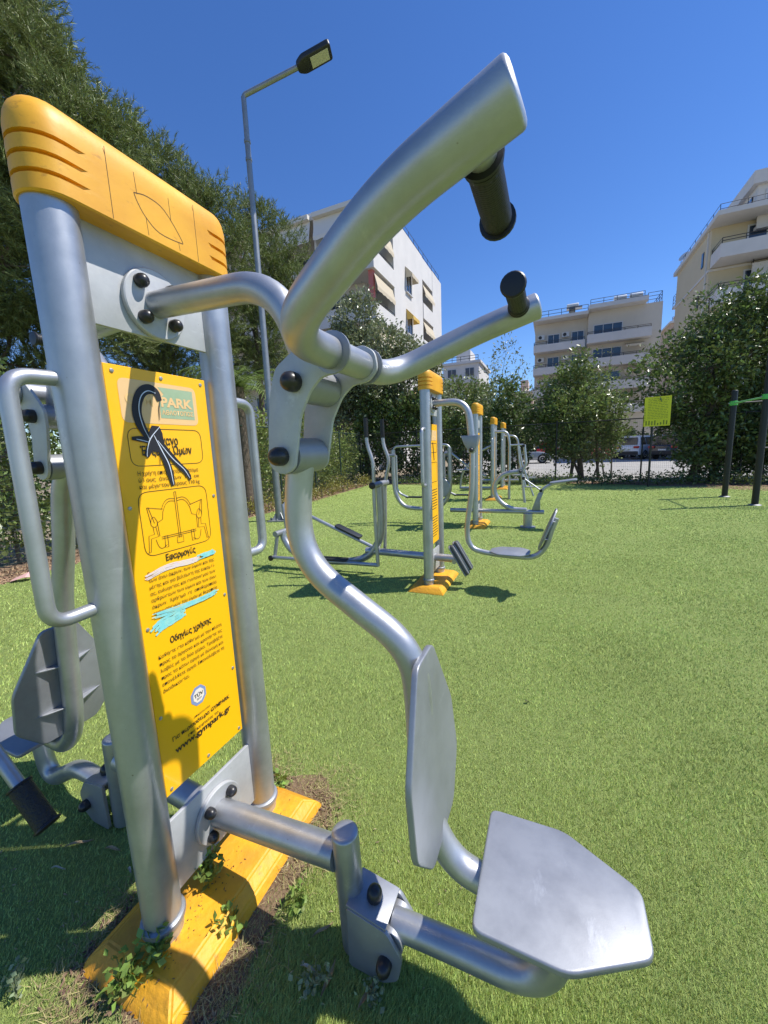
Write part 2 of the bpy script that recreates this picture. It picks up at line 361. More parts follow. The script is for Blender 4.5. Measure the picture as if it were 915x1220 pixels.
def press_arm(parent, sg, lever=0.0, low=0.0):
    """one exercise place on side sg (+1 / -1) of the frame: fixed arm, lever with handlebar, hanging seat"""
    def Q(s, u, z): return P(sg * s, sg * u, z)
    XS, YS = X3 * sg, Y3 * sg
    piv = (.445, 1.354)
    flange(parent, 1.585, sg, .078)
    tube('fixed_arm', fil([Q(.012, 0, 1.585), Q(.375, 0, 1.568), Q(.450, 0, 1.36)], .16 * SC, 12), .030 * SC, SILVER, parent, 26)
    tube('pivot_bearing', [Q(piv[0], -.052, piv[1]), Q(piv[0], .052, piv[1])], .036 * SC, SILVER2, parent, 24)
    # lever plates
    T = rot2((.402, 1.216), piv, lever)
    out = []
    for k in range(9): q = R_(150 + k * 22); out.append((.402 + .036 * math.cos(q), 1.216 + .036 * math.sin(q)))
    out += [(.452, 1.29), (.478, 1.335), (.505, 1.358), (.545, 1.362), (.566, 1.385), (.560, 1.42), (.535, 1.436), (.495, 1.432), (.44, 1.408), (.402, 1.385), (.385, 1.34), (.374, 1.27)]
    out = [rot2(q, piv, lever) for q in out]
    ol = [tuple(p[:2]) for p in fil([(a * SC, b * SC, 0) for a, b in out], .012, 3, True)]
    lv = None
    for su in (-1, 1):
        pl = bev_prism('lever_plate', ol, .010, (Q(0, su * .060, 0), XS, Z3, YS * sg), SILVER3, parent, .002)
        for c in (piv, T): dome_bolt(pl, Q(c[0], su * .0655, c[1]), YS * su, .019)
        b = rot2((.535, 1.395), piv, lever)
        lathe('bar_collar', [(.028 * SC, 0), (.0365 * SC, 0.0005), (.0365 * SC, .0055), (.028 * SC, .006)], Q(b[0], su * .070 - .003, b[1]), YS, SILVER2, pl, 26)
    # handlebar : middle tube along the axis, bent out and forward, inward grips
    e, m1, m0 = bar_pts(piv, lever)
    pts = [Q(e[0], -.288, e[1]), Q(m1[0], -.270, m1[1]), Q(m0[0] - .005, -.200, m0[1] - .002), Q(m0[0] - .005, .200, m0[1] - .002), Q(m1[0], .270, m1[1]), Q(e[0], .288, e[1])]
    hb = tube('handlebar', fil(pts, [0, .06 * SC, .085 * SC, .085 * SC, .06 * SC, 0], 12), .0280 * SC, SILVER, parent, 36, dome=.007)
    dr = np.array(rot2((1.0, .26), (0, 0), lever)); dr /= np.linalg.norm(dr)
    for su in (-1, 1):
        s0, z0 = e[0] - dr[0] * .035, e[1] - dr[1] * .035
        y = lambda k: su * (.278 - k)
        gr = tube('grip', [Q(s0, y(.036), z0), Q(s0, y(.162), z0)], .0185 * SC, RIBBED, parent, 22)
        tube('grip_stub', [Q(s0, y(0), z0), Q(s0, y(.06), z0)], .0165 * SC, SILVER, gr, 18)
        for k0, r_ in ((.036, .0225), (.044, .021), (.162, .0235)):
            lathe('grip_rim', [(.0165 * SC, -.001), (r_ * SC, 0), (r_ * SC * 1.02, .004), (r_ * SC * .9, .008), (.004, .0095)], Q(s0, y(k0), z0), -YS * su, BLACK, gr, 22)
        for k in range(26):      # raised ribs of the rubber
            lathe('grip_rib', [(.0184 * SC, 0), (.0189 * SC, .0010), (.0189 * SC, .0026), (.0184 * SC, .0036)], Q(s0, y(.056 + k * .0040), z0), -YS * su, BLACK, gr, 20)
    # hanging seat rod, turned about the lower bolt
    def H(s, z): return (s, z - low)
    def HQ(s, u, z): a, b = H(s, z); return Q(a, u, b)
    dv = np.array(H(1, 0)) - np.array(H(0, 0)); ex = XS * dv[0] + Z3 * dv[1]; ez = -XS * dv[1] + Z3 * dv[0]
    tube('rod_head', [Q(T[0], -.053, T[1]), Q(T[0], .053, T[1])], .037 * SC, SILVER2, parent, 26)
    rp = smooth_path([HQ(.400, 0, 1.20), HQ(.388, 0, 1.13), HQ(.384, 0, 1.06), HQ(.398, 0, 1.00), HQ(.440, 0, .945), HQ(.523, 0, .888), HQ(.600, 0, .836), HQ(.640, 0, .782), HQ(.652, 0, .71), HQ(.656, 0, .60), HQ(.664, 0, .48), HQ(.682, 0, .40), HQ(.725, 0, .336), HQ(.79, 0, .312), HQ(.94, 0, .312)], 6)
    if low:
        rp = smooth_path([Q(T[0], 0, T[1] - .015), Q(.500, 0, 1.12), Q(.545, 0, .95), Q(.600, 0, .78), Q(.628, 0, .62), Q(.648, 0, .45), Q(.668, 0, .32), Q(.70, 0, .235), Q(.765, 0, .175), Q(.85, 0, .312 - low), Q(.94, 0, .312 - low)], 6)
    tube('seat_rod', rp, .0295 * SC, SILVER, parent, 26)
    def hexa(pts, r): return [tuple(p[:2]) for p in fil([(a * SC, b * SC, 0) for a, b in pts], r, 4, True)]
    # backrest, leaning a little
    bo = H(.682, .60); tl = math.atan2(.034, .41); eyb = ez * math.cos(tl) - ex * math.sin(tl); ezb = ex * math.cos(tl) + ez * math.sin(tl)
    br = bev_prism('backrest', hexa([(-.052, .205), (.052, .205), (.148, 0.02), (.156, -.115), (.085, -.205), (-.085, -.205), (-.156, -.115), (-.148, 0.02)], .022), .016, (Q(bo[0], 0, bo[1]), YS, eyb, ezb), SILVER2, parent, .004, 3)
    o = Q(bo[0], 0, bo[1])
    for zz in (.07, -.09):
        for su in (-1, 1):
            bev_prism('rib', [(0.006, .0), (.095 if zz < 0 else .075, 0), (.006, -.034)], .006, (o + eyb * zz * SC - ezb * .008 + YS * su * .022, YS * su, ezb, eyb), SILVER2, br, .001, 1)
    # seat pan
    st = bev_prism('seat', hexa([(.785, -.128), (.945, -.130), (1.080, -.055), (1.080, .055), (.945, .130), (.785, .128)], .022), .018, (Q(*[*H(0, 0)][:1], 0, 0) * 0 + HQ(0, 0, .352), ex, YS * sg * sg, ez), SILVER2, parent, .005, 3)
    for su in (-1, 1):
        bev_prism('rib', [(0, 0), (.15, 0), (.15, -.03), (0, -.03)], .006, (HQ(.83, su * .04, .344), ex, ez, YS * su), SILVER2, st, .001, 1)
    # lower arm: tube from the frame, upright stub, bracket, swinging tube to the seat
    flange(parent, .178, sg, .080)
    tube('base_arm', [Q(.012, 0, .178), Q(.425, 0, .215)], .037 * SC, SILVER, parent, 28)
    tube('upright_stub', [Q(.450, 0, .285), Q(.462, 0, -.035)], .034 * SC, SILVER, parent, 28, dome=.010)
    bkt = bev_prism('bracket', [tuple(p[:2]) for p in fil([(q[0] * SC, q[1] * SC, 0) for q in ((.470, .135), (.575, .118), (.612, .06), (.600, -.005), (.560, -.035), (.47, -.035))], .014, 4, True)], .012, (Q(0, -.045, .0), XS, Z3, YS * sg), SILVER2, parent, .002)
    for f_ in (bkt,):
        b2 = bev_prism('bracket_plate', [tuple(p[:2]) for p in fil([(q[0] * SC, q[1] * SC, 0) for q in ((.470, .135), (.575, .118), (.612, .06), (.600, -.005), (.560, -.035), (.47, -.035))], .014, 4, True)], .012, (Q(0, .045, .0), XS, Z3, YS * sg), SILVER2, bkt, .002)
        tp = np.array([.105, -.017]); tp /= np.linalg.norm(tp)
        bev_box('bracket_top', Q(.520, 0, .127), (.105 * SC, .094 * SC, .010), SILVER2, bkt, .002, ax=(XS * tp[0] + Z3 * tp[1], YS * sg * sg, -XS * tp[1] + Z3 * tp[0]))
        dome_bolt(bkt, Q(.523, 0, .132), -XS * tp[1] + Z3 * tp[0], .019)
        for su in (-1, 1): dome_bolt(bkt, Q(.570, su * .0515, .035), YS * su, .018)
    tube('swing_head', [Q(.575, -.037, .070), Q(.575, .037, .070)], .034 * SC, SILVER2, parent, 24)
    e1 = H(.93, .338)
    tube('swing_tube', fil([Q(.575, 0, .085), Q(.70, 0, .095), Q(e1[0] - .01, 0, e1[1] - .235), Q(e1[0] + .02, 0, e1[1] - .025)], [0, .1, .16 * SC, 0], 10), .030 * SC, SILVER, parent, 26)
# ---------------------------------------------------------------- machine 1
C1 = (gnd(196, 1112, .05 * SC) + gnd(314, 960, .05 * SC)) / 2; C1[2] = 0
M1 = tag(empty('shoulder_press_machine', C1, -YAW), 'large silver lever machine with yellow printed instruction panel and black ribbon graffiti', 'gym machine', 'outdoor gym machines standing in a row')
frame(M1)
press_arm(M1, +1)
press_arm(M1, -1, lever=R_(22), low=.14)
# instruction panel
PX = .002
pan = bev_prism('instruction_panel', [(-.136 * SC, .400 * SC), (.134 * SC, .400 * SC), (.134 * SC, 1.482 * SC), (-.136 * SC, 1.482 * SC)], .008, ((PX - .004, 0, 0), Y3, Z3, X3), PANEL, M1, .0012, 1)
for u_, z_ in ((-.118, 1.468), (.0, 1.468), (.118, 1.468), (.122, 1.16), (-.122, 1.16), (.122, .86), (-.122, .86), (.122, .62), (-.122, .62), (-.12, .413), (.0, .413), (.12, .413)):
    lathe('screw', [(.0055, 0), (.005, .002), (.002, .003)], (PX, u_ * SC, z_ * SC), X3, STEEL, pan, 10)
Mi = np.array(M1.matrix_world.inverted()) if False else None
def pan_px(x, y):
    q = on_plane(x, y, C1 + N * PX, N) - C1; return np.array([q.dot(D), q[2]])
def flat(name, V2, F, off, material, parent=pan): return mesh(name, [(PX + off, a, b) for a, b in V2], F, material, parent, False)
def rrect(u0, z0, u1, z1, r, seg=6):
    return [tuple(p[:2]) for p in fil([(u0, z0, 0), (u1, z0, 0), (u1, z1, 0), (u0, z1, 0)], r, seg, True)]
def poly(name, ol, off, material, parent=pan): return flat(name, ol, [tuple(range(len(ol)))], off, material, parent)
def outline(name, ol, w_, off, material, parent=pan):
    V, F = strip(list(ol) + [ol[0], ol[1]], w_, PX + off); return mesh(name, V, F, material, parent, False)
def text(body, u, z, size, material=INK, align='LEFT', off=.0016, width=None, parent=pan, bold=0.0, name='lettering', spread=1.0):
    cu = bpy.data.curves.new('t', 'FONT'); cu.body = body; cu.size = size; cu.align_x = align; cu.offset = bold; cu.space_character = spread; cu.resolution_u = 5
    o = bpy.data.objects.new('t', cu); COL.objects.link(o)
    dg = bpy.context.evaluated_depsgraph_get(); me = bpy.data.meshes.new_from_object(o.evaluated_get(dg)); bpy.data.objects.remove(o)
    n_ = len(me.vertices)
    if n_ == 0: return None
    co = np.empty(n_ * 3, np.float32); me.vertices.foreach_get('co', co); co = co.reshape(-1, 3)
    if width:
        k = width / max(1e-6, co[:, 0].max() - co[:, 0].min()); co[:, 0] = (co[:, 0] - co[:, 0].min()) * k
    out = np.stack([np.full(n_, PX + off), u + co[:, 0], z + co[:, 1]], 1).astype(np.float32)
    me.vertices.foreach_set('co', out.ravel()); me.materials.clear(); me.materials.append(material); me.update()
    me.name = name
    return link(bpy.data.objects.new(name, me), parent)
CREAM = mat('print_cream', (0.80, 0.52, 0.24), 0.45); PGREEN = mat('print_green', (0.30, 0.42, 0.26), 0.45, col2=(.36, .46, .30), vscale=30)
PBLUE = mat('print_blue', (0.22, 0.30, 0.52), 0.5); PWHITE = mat('print_white', (0.80, 0.72, 0.62), .5)
SPRAYK = mat('spray_black', (0.012, 0.012, 0.018), .55); SPRAYW = mat('spray_white', (0.62, 0.68, 0.80), .6)
PAINTC = mat('paint_cyan', (0.20, 0.62, 0.66), .6, col2=(.34, .68, .60), vscale=60); PAINTP = mat('paint_pale', (0.80, 0.66, 0.52), .6, col2=(.72, .62, .66), vscale=50)
def text_px(body, left, right, size, **k):
    a, b = pan_px(*left), pan_px(*right); return text(body, a[0], (a[1] + b[1]) / 2, size, width=b[0] - a[0], **k)
def para(lines_, left, right, last, size):
    """lines_ between the baseline px of the first line (left,right) and the left px of the last one"""
    a, b, c = pan_px(*left), pan_px(*right), pan_px(*last); n_ = len(lines_) - 1; z0 = (a[1] + b[1]) / 2; z1 = z0 - (a[1] - c[1])
    for k, ln in enumerate(lines_): text(ln, a[0], z0 + (z1 - z0) * k / n_, size, width=(b[0] - a[0]) * min(1, len(ln) / max(len(q) for q in lines_) * 1.12 if k == n_ else 1))
l0, l1 = pan_px(146, 503), pan_px(231.5, 463)
poly('logo_field', rrect(l0[0], l0[1], l1[0], l1[1], .020), .0006, CREAM)
g0, g1 = pan_px(192, 498), pan_px(228, 467)
poly('logo_shape', [(g0[0], g0[1]), (g1[0], g0[1]), (g1[0], g1[1]), (g0[0], g1[1]), (g0[0] + .016, g1[1] - .018), (g0[0], g1[1] - .032)], .0010, PGREEN)
gw = g1[0] - g0[0] - .008
text('PARK', g0[0] + .004, g0[1] + .032, .036, CREAM, width=gw, bold=.0014)
text('ΑΘΛΟΤΟΠΟΣ', g0[0] + .004, g0[1] + .010, .017, CREAM, width=gw, bold=.0004)
text('GYM', l0[0] + .014, g0[1] + .032, .036, mat('print_faded', (.84, .55, .22), .5), width=.075, bold=.0008)
q0, q1 = pan_px(157, 556), pan_px(238, 513)
outline('text_box', rrect(q0[0], q0[1], q1[0], q1[1], .026), .0016, .0008, INK)
text_px('Όργανο', (180, 531), (212, 529.5), .034, bold=.0006)
text_px('Έλξεων Ώμων', (167.7, 543), (228.5, 540.6), .034, bold=.0006)
para(('Η χρήση επιτρέπεται σε άτομα', 'ύψους  άνω  των  140  cm', 'και μέγιστου βάρους 110 kg'), (164, 567), (236, 561.5), (167, 583), .0165)
b0, b1 = pan_px(183, 662), pan_px(234, 579)
b0[0] = pan_px(163, 600)[0] + .004; b1[0] = pan_px(247, 600)[0]
outline('picture_box', rrect(b0[0], b0[1], b1[0], b1[1], .03), .0016, .0008, INK)
p0, p1 = b0[1], b1[1]
# pictogram: centre post with arms, two seated figures
cu_, ph = (b0[0] + b1[0]) / 2, p1 - p0
pg = lambda x, y: (cu_ + x * .105, p0 + y * ph)
def lines(name, L, w_=.0013):
    V = []; F = []
    for l in L:
        v, f = strip(l, w_, PX + .001); o = len(V); V += v; F += [tuple(i + o for i in q) for q in f]
    return mesh(name, V, F, INK, pan, False)
Lp = [[pg(-.03, .18), pg(-.03, .95)], [pg(.03, .18), pg(.03, .95)], [pg(-.03, .95), pg(.03, .95)], [pg(-.10, .10), pg(.10, .10), pg(.10, .20), pg(-.10, .20), pg(-.10, .10)], [pg(-.55, .23), pg(.55, .23)], [pg(-.55, .26), pg(.55, .26)]]
for sg in (-1, 1):
    g2 = lambda x, y, sg=sg: pg(sg * x, y)
    Lp += [smooth_path([g2(.03, .84), g2(.22, .85), g2(.36, .80), g2(.46, .70)], 4), smooth_path([g2(.03, .80), g2(.2, .81), g2(.33, .76), g2(.42, .66)], 4),
           [g2(.42, .70), g2(.86, .76)], [g2(.42, .67), g2(.46, .54), g2(.62, .50), g2(.60, .28)], [g2(.86, .76), g2(.80, .50)], [g2(.82, .76), g2(.70, .50)],
           smooth_path([g2(.62, .52), g2(.70, .60), g2(.78, .57), g2(.80, .48), g2(.72, .44), g2(.64, .46), g2(.62, .52)], 4),
           [g2(.68, .44), g2(.64, .28), g2(.84, .27), g2(.90, .06), g2(.98, .06)], [g2(.76, .44), g2(.74, .33), g2(.90, .32), g2(.95, .06)],
           smooth_path([g2(.42, .12), g2(.56, .08), g2(.66, .12), g2(.72, .24)], 4), [g2(.38, .08), g2(.48, .08), g2(.46, .27), g2(.38, .27), g2(.38, .08)]]
lines('pictogram', Lp)
text_px('Εφαρμογές', (198, 668), (233, 657.5), .026, bold=.0005)
para(('Ενδυνάμωση και έκταση των μυών', 'των άνω άκρων, των ώμων και της', 'μέσης και για βελτίωση της ευκαμψί-', 'ας, ευλυγισίας και συντονισμού των', 'αρθρώσεων των ώμων και των άνω', 'άκρων.  Χρήσιμο  σε  αποθεραπεία', 'τραυματισμών του ώμου με θεραπεία'), (176, 687), (254, 661), (182, 734), .0150)
text_px('Οδηγίες χρήσης', (203, 766), (251.5, 741), .026, bold=.0005)
para(('Καθήστε στο κάθισμα με την πλάτη', 'προς το όργανο και κρατήστε τις', 'λαβές με τα δύο χέρια. Τραβήξτε', 'προς τα κάτω αργά με δύναμη και', 'επανέλθετε αργά. Επαναλάβετε τη', 'διαδικασία.'), (189, 786), (263.5, 745), (195, 826), .0150)
tb = pan_px(236.5, 828); oc = lambda r: [(tb[0] + r * math.cos(R_(22.5 + 45 * k)), tb[1] + r * 1.1 * math.sin(R_(22.5 + 45 * k))) for k in range(8)]
poly('badge', oc(.030), .0006, PBLUE); poly('badge_field', oc(.0215), .0011, PWHITE)
text('TÜV', tb[0] - .017, tb[1] - .003, .016, width=.034, bold=.0003, off=.0018); text('2021', tb[0] - .009, tb[1] - .013, .008, width=.018, off=.0018)
text_px('επικοινωνία', (231, 856), (250, 841), .010); text_px('Για περισσότερα GYMPARK', (205.8, 884), (273, 830.5), .018, bold=.0003)
text_px('επισκεφτείτε το', (224, 878), (260, 848.5), .014); text_px('www.gympark.gr', (209, 897), (274.5, 845.5), .028, bold=.0007)
# marker-pen and paint strokes over the print
def stroke(name, px, w_, off, material, n=6):
    pts = smooth_path([np.array([*pan_px(x, y)]) for x, y in px], n); k = len(pts)
    ww = [w_ * (.55 + .45 * min(1, 4 * i / k, 4 * (k - 1 - i) / k)) for i in range(k)]
    return mesh(name, *strip(pts, ww, PX + off), material, pan, False)
z3 = 110, 420
cz = lambda x, y: (110 + x * 160 / 915, 420 + y * 200 / 1144)
arc_ = [cz(455, 330), cz(430, 275), cz(385, 250), cz(335, 268), cz(305, 330), cz(300, 410), cz(325, 490), cz(365, 560), cz(400, 610)]
tie = [cz(425, 500), cz(430, 560), cz(440, 620), cz(440, 680)]
lg1 = [cz(420, 560), cz(460, 650), cz(500, 740), cz(530, 830), cz(548, 905)]; lg2 = [cz(450, 590), cz(520, 690), cz(590, 770), cz(640, 820), cz(665, 865)]
lg3 = [cz(430, 570), cz(385, 600), cz(330, 590), cz(265, 585)]; lg4 = [cz(420, 600), cz(385, 660), cz(365, 712)]
stroke('graffiti', arc_, .026, .0024, SPRAYK); stroke('graffiti', tie, .040, .0025, SPRAYK); stroke('graffiti', lg1, .021, .0026, SPRAYK)
stroke('graffiti', lg2, .018, .0027, SPRAYK); stroke('graffiti', lg3, .015, .0028, SPRAYK); stroke('graffiti', lg4, .018, .0029, SPRAYK)
stroke('graffiti', [cz(455, 330), cz(450, 390), cz(455, 460)], .0022, .0030, SPRAYK); stroke('graffiti', [cz(455, 690), cz(460, 765)], .0018, .0030, SPRAYK)
for q, wd in ((  [cz(425, 278), cz(370, 262), cz(325, 300), cz(312, 390), cz(340, 500), cz(385, 590)], .0026), ([cz(455, 505), cz(395, 580), cz(372, 650), cz(368, 710)], .0024), ([cz(415, 565), cz(470, 670), cz(520, 770), cz(550, 900)], .0028), ([cz(440, 600), cz(540, 720), cz(620, 795), cz(660, 855)], .0024), ([cz(385, 612), cz(340, 600), cz(295, 590)], .0022)):
    stroke('graffiti_highlight', q, wd, .0034, SPRAYW)
def smear(px, w_, material, off, n_=7):
    """dry-brushed paint: ragged side-by-side streaks"""
    P_ = [pan_px(x, y) for x, y in px]; t = P_[-1] - P_[0]; t /= np.linalg.norm(t); q = np.array([-t[1], t[0]])
    for k in range(n_):
        o = q * w_ * ((k + .5) / n_ - .5); L = len(P_); a, b = random.uniform(-.012, .010), random.uniform(-.010, .012)
        pts = smooth_path([p + o + (t * a if i == 0 else t * b if i == L - 1 else 0) + q * random.uniform(-.001, .001) for i, p in enumerate(P_)], 6)
        mesh('paint_smear', *strip(pts, [w_ / n_ * random.uniform(.7, 1.5) for _ in pts], PX + off + .00012 * k), material, pan, False)
smear([(176, 688), (200, 675), (225, 669), (238, 664)], .016, PAINTP, .0018, 5); smear([(238, 663), (248, 659), (256, 656)], .016, PAINTC, .0026, 4)
smear([(184, 752), (193, 743), (206, 736), (218, 728)], .034, PAINTC, .0018, 8); smear([(185, 733), (210, 725), (240, 713), (258, 704)], .016, PAINTC, .0030, 5)
#@@GROUND
# ================================================================== ground
GX = np.array([0.0, 0.0])
TURF_M = mat('turf_mat', (0.29, 0.375, 0.115), 0.9, col2=(0.33, 0.41, 0.135), vscale=1.1, bump=1.0, bscale=260, spec=.1, detail=8)
def sheet(name, pts, z, material): 
    o = mesh(name, [(p[0], p[1], z) for p in pts], [tuple(range(len(pts)))], material, None, False); return struct(o)
def along(p, a, b): return (p[0] + D[0] * a + N[0] * b, p[1] + D[1] * a + N[1] * b)
SOILM = mat('soil_mat', (0.15, 0.10, 0.062), 0.95, col2=(0.25, 0.175, 0.11), vscale=16, bump=1.0, bscale=60, spec=.1)
sheet('ground', [(-600, -600), (600, -600), (600, 900), (-600, 900)], -0.012, mat('dry_ground', (0.23, 0.19, 0.14), .95, col2=(0.30, 0.25, 0.18), vscale=1.5, bump=.6, bscale=30, spec=.1))
A0, A1 = np.array([-5.05, 3.3]), np.array([-0.55, 16.4])         # left edge of the turf
A_ = A0 - (A1 - A0) * 1.1
FENCE0, FENCE1 = np.array([-0.9, 17.0]), np.array([13.2, 11.0])
turf_edge = [A_, A0, np.array([-4.45, 5.4]), np.array([-3.1, 8.9]), np.array([-2.0, 11.6]), A1, (3.3, 15.0), (5.9, 14.0), (7.6, 12.9), (9.2, 10.6), (10.4, 9.0), (14, 7.6), (14, -12), (-10.4, -12)]
sheet('turf', turf_edge, 0.0, TURF_M)
sheet('border_soil', [A_ + np.array([-1.2, .3]), A0 + np.array([-1.0, .3]), A1 + np.array([-.9, .8]), np.array([4, 15.6]), np.array([8.5, 13.6]), np.array([12, 11]), np.array([14, 9.5]), (14, 7), (9, 9), (7, 12), (3, 14.2), A1 + np.array([.4, -.4]), A0 + np.array([.2, -.2]), A_], -0.005, mat('mulch', (0.20, 0.13, 0.085), .95, col2=(0.33, 0.235, 0.16), vscale=9, bump=1, bscale=40, spec=.1))
RP = FENCE0 + np.array([0.6, 1.2])
def grid(a, b): q = along((2.0, 17.5), b, a); return q
sheet('parking_road', [grid(-2, -1.2), grid(60, -1.2), grid(60, 50), grid(-2, 50)], -0.006, mat('road_mat', (0.30, 0.295, 0.28), .9, col2=(0.37, 0.36, 0.34), vscale=.8, bump=.4, bscale=60, spec=.2))
# bare soil round the foot of the first machine
ring = []
for k in range(40):
    q = 2 * math.pi * k / 40; ru = .40 + .05 * math.sin(3 * q + 1) + .03 * math.sin(7 * q); rs = .235 + .035 * math.sin(4 * q) + .02 * math.sin(9 * q + 2)
    c_, s_ = math.cos(q), math.sin(q); pu, ps = ru * abs(c_) ** .6 * np.sign(c_), rs * abs(s_) ** .6 * np.sign(s_)
    ring.append((C1[0] + D[0] * pu + N[0] * (ps + .02), C1[1] + D[1] * pu + N[1] * (ps + .02)))
sheet('soil_patch', ring, 0.004, SOILM)
from_ring = np.array(ring)
# ---- turf blades (short synthetic pile), denser where the eye is close
def blades():
    n = 900000
    th = rng.uniform(R_(-66), R_(66), n); lr = rng.uniform(math.log(.55), math.log(16.0), n); r = np.exp(lr)
    x = r * np.sin(th); y = r * np.cos(th) - .05
    # keep off the foot block and most of the soil round it
    du = (x - C1[0]) * D[0] + (y - C1[1]) * D[1]; ds = (x - C1[0]) * N[0] + (y - C1[1]) * N[1]
    e = (np.abs(du) / .42) ** 3 + (np.abs(ds - .02) / .26) ** 3
    keep = (e > 1) | ((rng.random(n) < .22 + .6 * np.clip(e - .55, 0, 1)) & ~((np.abs(du) < .36) & (np.abs(ds) < .19)))
    # left border of the turf
    keep &= y < 15.2 - .43 * x; t = (y - A0[1]) / (A1[1] - A0[1]); ex = A0[0] + (A1[0] - A0[0]) * t; keep &= x > ex + .05
    x, y, r = x[keep], y[keep], r[keep]; n = len(x)
    ln = rng.uniform(.006, .016, n) * (1 + .02 * r) * (1 + .25 * np.sin(x * 2.1 + np.sin(y * 1.7) * 2) * np.sin(y * 2.6 + x)); wd = .0011 * np.maximum(1, r / 1.3) * rng.uniform(.6, 1.3, n)
    a = rng.uniform(0, 2 * math.pi, n); lean = rng.uniform(.2, 1.0, n); la = rng.normal(.7, .9, n)
    bx, by = np.cos(a) * wd, np.sin(a) * wd
    V = np.empty((n, 3, 3), np.float32)
    V[:, 0] = np.stack([x - bx, y - by, np.zeros(n)], 1); V[:, 1] = np.stack([x + bx, y + by, np.zeros(n)], 1)
    V[:, 2] = np.stack([x + np.cos(la) * lean * ln, y + np.sin(la) * lean * ln, ln], 1)
    return V.reshape(-1, 3), np.arange(n * 3).reshape(-1, 3)
BLADE = mat('turf_blade', (0.53, 0.645, 0.19), .6, island=.30, spec=.2, trans=.18, col2=(.42, .50, .15), vscale=1.6, detail=7)
tag(fast('turf_pile', *blades(), BLADE), 'short bright green synthetic turf blades covering the ground', 'turf', kind='stuff')
# ================================================================== neighbours in the row
def arm_from(parent, pts, r, name='arm_tube', bend=.2, seg=18): return tube(name, fil([np.array(p) for p in pts], bend, 9), r, SILVER, parent, seg)
def pad(parent, name, c, ex, ey, ez, L, W, th, material=None):
    ol = [tuple(p[:2]) for p in fil([(-L / 2, -W / 2, 0), (L / 2, -W / 2, 0), (L / 2, W / 2, 0), (-L / 2, W / 2, 0)], W * .3, 4, True)]
    return bev_prism(name, ol, th, (c, ex, ey, ez), material or DARK, parent, th * .25, 2)
def small_panel(parent, both=True):
    ol = [(-.133 * SC, .395 * SC), (.133 * SC, .395 * SC), (.133 * SC, 1.482 * SC), (-.133 * SC, 1.482 * SC)]
    p_ = bev_prism('instruction_panel', ol, .010, ((.006, 0, 0), Y3, Z3, X3), PANEL, parent, .0012, 1)
    def fl(nm, V, F, m_): return mesh(nm, V, F, m_, p_, False)
    fl('logo_field', [(.0125, a, b) for a, b in rrect(-.12, 1.50, .12, 1.60, .015)], [tuple(range(28))], CREAM)
    for (z0, z1) in ((1.38, 1.47), (1.08, 1.28)):
        V, F = strip(rrect(-.12, z0, .12, z1, .02) + rrect(-.12, z0, .12, z1, .02)[:2], .004, .0125); fl('text_box', V, F, INK)
    V = []; F = []
    for k in range(16):
        zq = 1.0 - .028 * k - (.06 if k > 7 else 0)
        v, f = strip([(-.11, zq), (.11 - .04 * (k % 4 == 3), zq)], .007, .0125); o = len(V); V += v; F += [tuple(i + o for i in q) for q in f]
    fl('lettering', V, F, INK)
    v, f = strip([(-.02, 1.48), (.0, 1.40), (.02, 1.30)], .02, .013); fl('graffiti', v, f, SPRAYK)
def q2(v): return np.array(v, float)
# ---- machine 2 : leg-press pendulum on one side, strider on the other
C2 = gnd(518, 688, .05 * SC); C2[2] = 0
M2 = tag(empty('leg_press_machine', C2, -YAW), 'silver gym machine with hanging seat bar, black foot pads and strider levers', 'gym machine', 'outdoor gym machines standing in a row')
frame(M2, False); small_panel(M2)
arm_from(M2, [q2((.0, 0, 1.86)), q2((.36, 0, 1.86)), q2((.40, 0, 1.48))], .034, 'fixed_arm', .26)
flange(M2, 1.61, 1, .078)
bk = bev_prism('pendulum_bracket', [(.30, 1.53), (.47, 1.53), (.455, 1.43), (.425, 1.36), (.385, 1.36), (.33, 1.45)], .10, ((0, 0, 0), X3, Z3, Y3), SILVER2, M2, .006)
for sg in (-1, 1): dome_bolt(bk, (.405, sg * .052, 1.39), Y3 * sg, .02)
pts = [q2((.405, 0, 1.42)), q2((.395, 0, 1.0)), q2((.35, 0, .62)), q2((.38, 0, .44)), q2((.50, 0, .375)), q2((.80, 0, .35)), q2((.98, 0, .36)), q2((1.08, 0, .46)), q2((1.13, 0, .62)), q2((1.17, 0, .74))]
tube('pendulum_rod', smooth_path(pts, 6), .026, SILVER, M2, 18)
st = bev_prism('seat', [tuple(p[:2]) for p in fil([(.58, -.06, 0), (.66, -.15, 0), (.86, -.16, 0), (.95, -.08, 0), (.95, .08, 0), (.86, .16, 0), (.66, .15, 0), (.58, .06, 0)], .03, 3, True)], .016, ((0, 0, .395), X3, Y3, Z3), SILVER2, M2, .004)
bx_ = np.array([.36, 0, .93]); bx_ /= np.linalg.norm(bx_); bz_ = np.array([-.93, 0, .36])
br = bev_prism('backrest', [tuple(p[:2]) for p in fil([(-.20, -.07, 0), (-.08, -.16, 0), (.10, -.15, 0), (.21, -.06, 0), (.21, .06, 0), (.10, .15, 0), (-.08, .16, 0), (-.20, .07, 0)], .03, 3, True)], .016, (q2((1.095, 0, .63)), bx_, Y3, bz_), SILVER2, M2, .004)
for k in (-.08, .10): bev_prism('rib', [(0, -.1), (.035, -.03), (.035, .03), (0, .1)], .006, (q2((1.095, 0, .63)) + bx_ * k - bz_ * .008, -bz_, Y3, bx_), SILVER2, br, .001, 1)
arm_from(M2, [q2((-.80, 0, .30)), q2((.24, 0, .28))], .040, 'base_tube')
fx = np.array([.50, 0, -.86]); fz = np.array([.86, 0, .50])
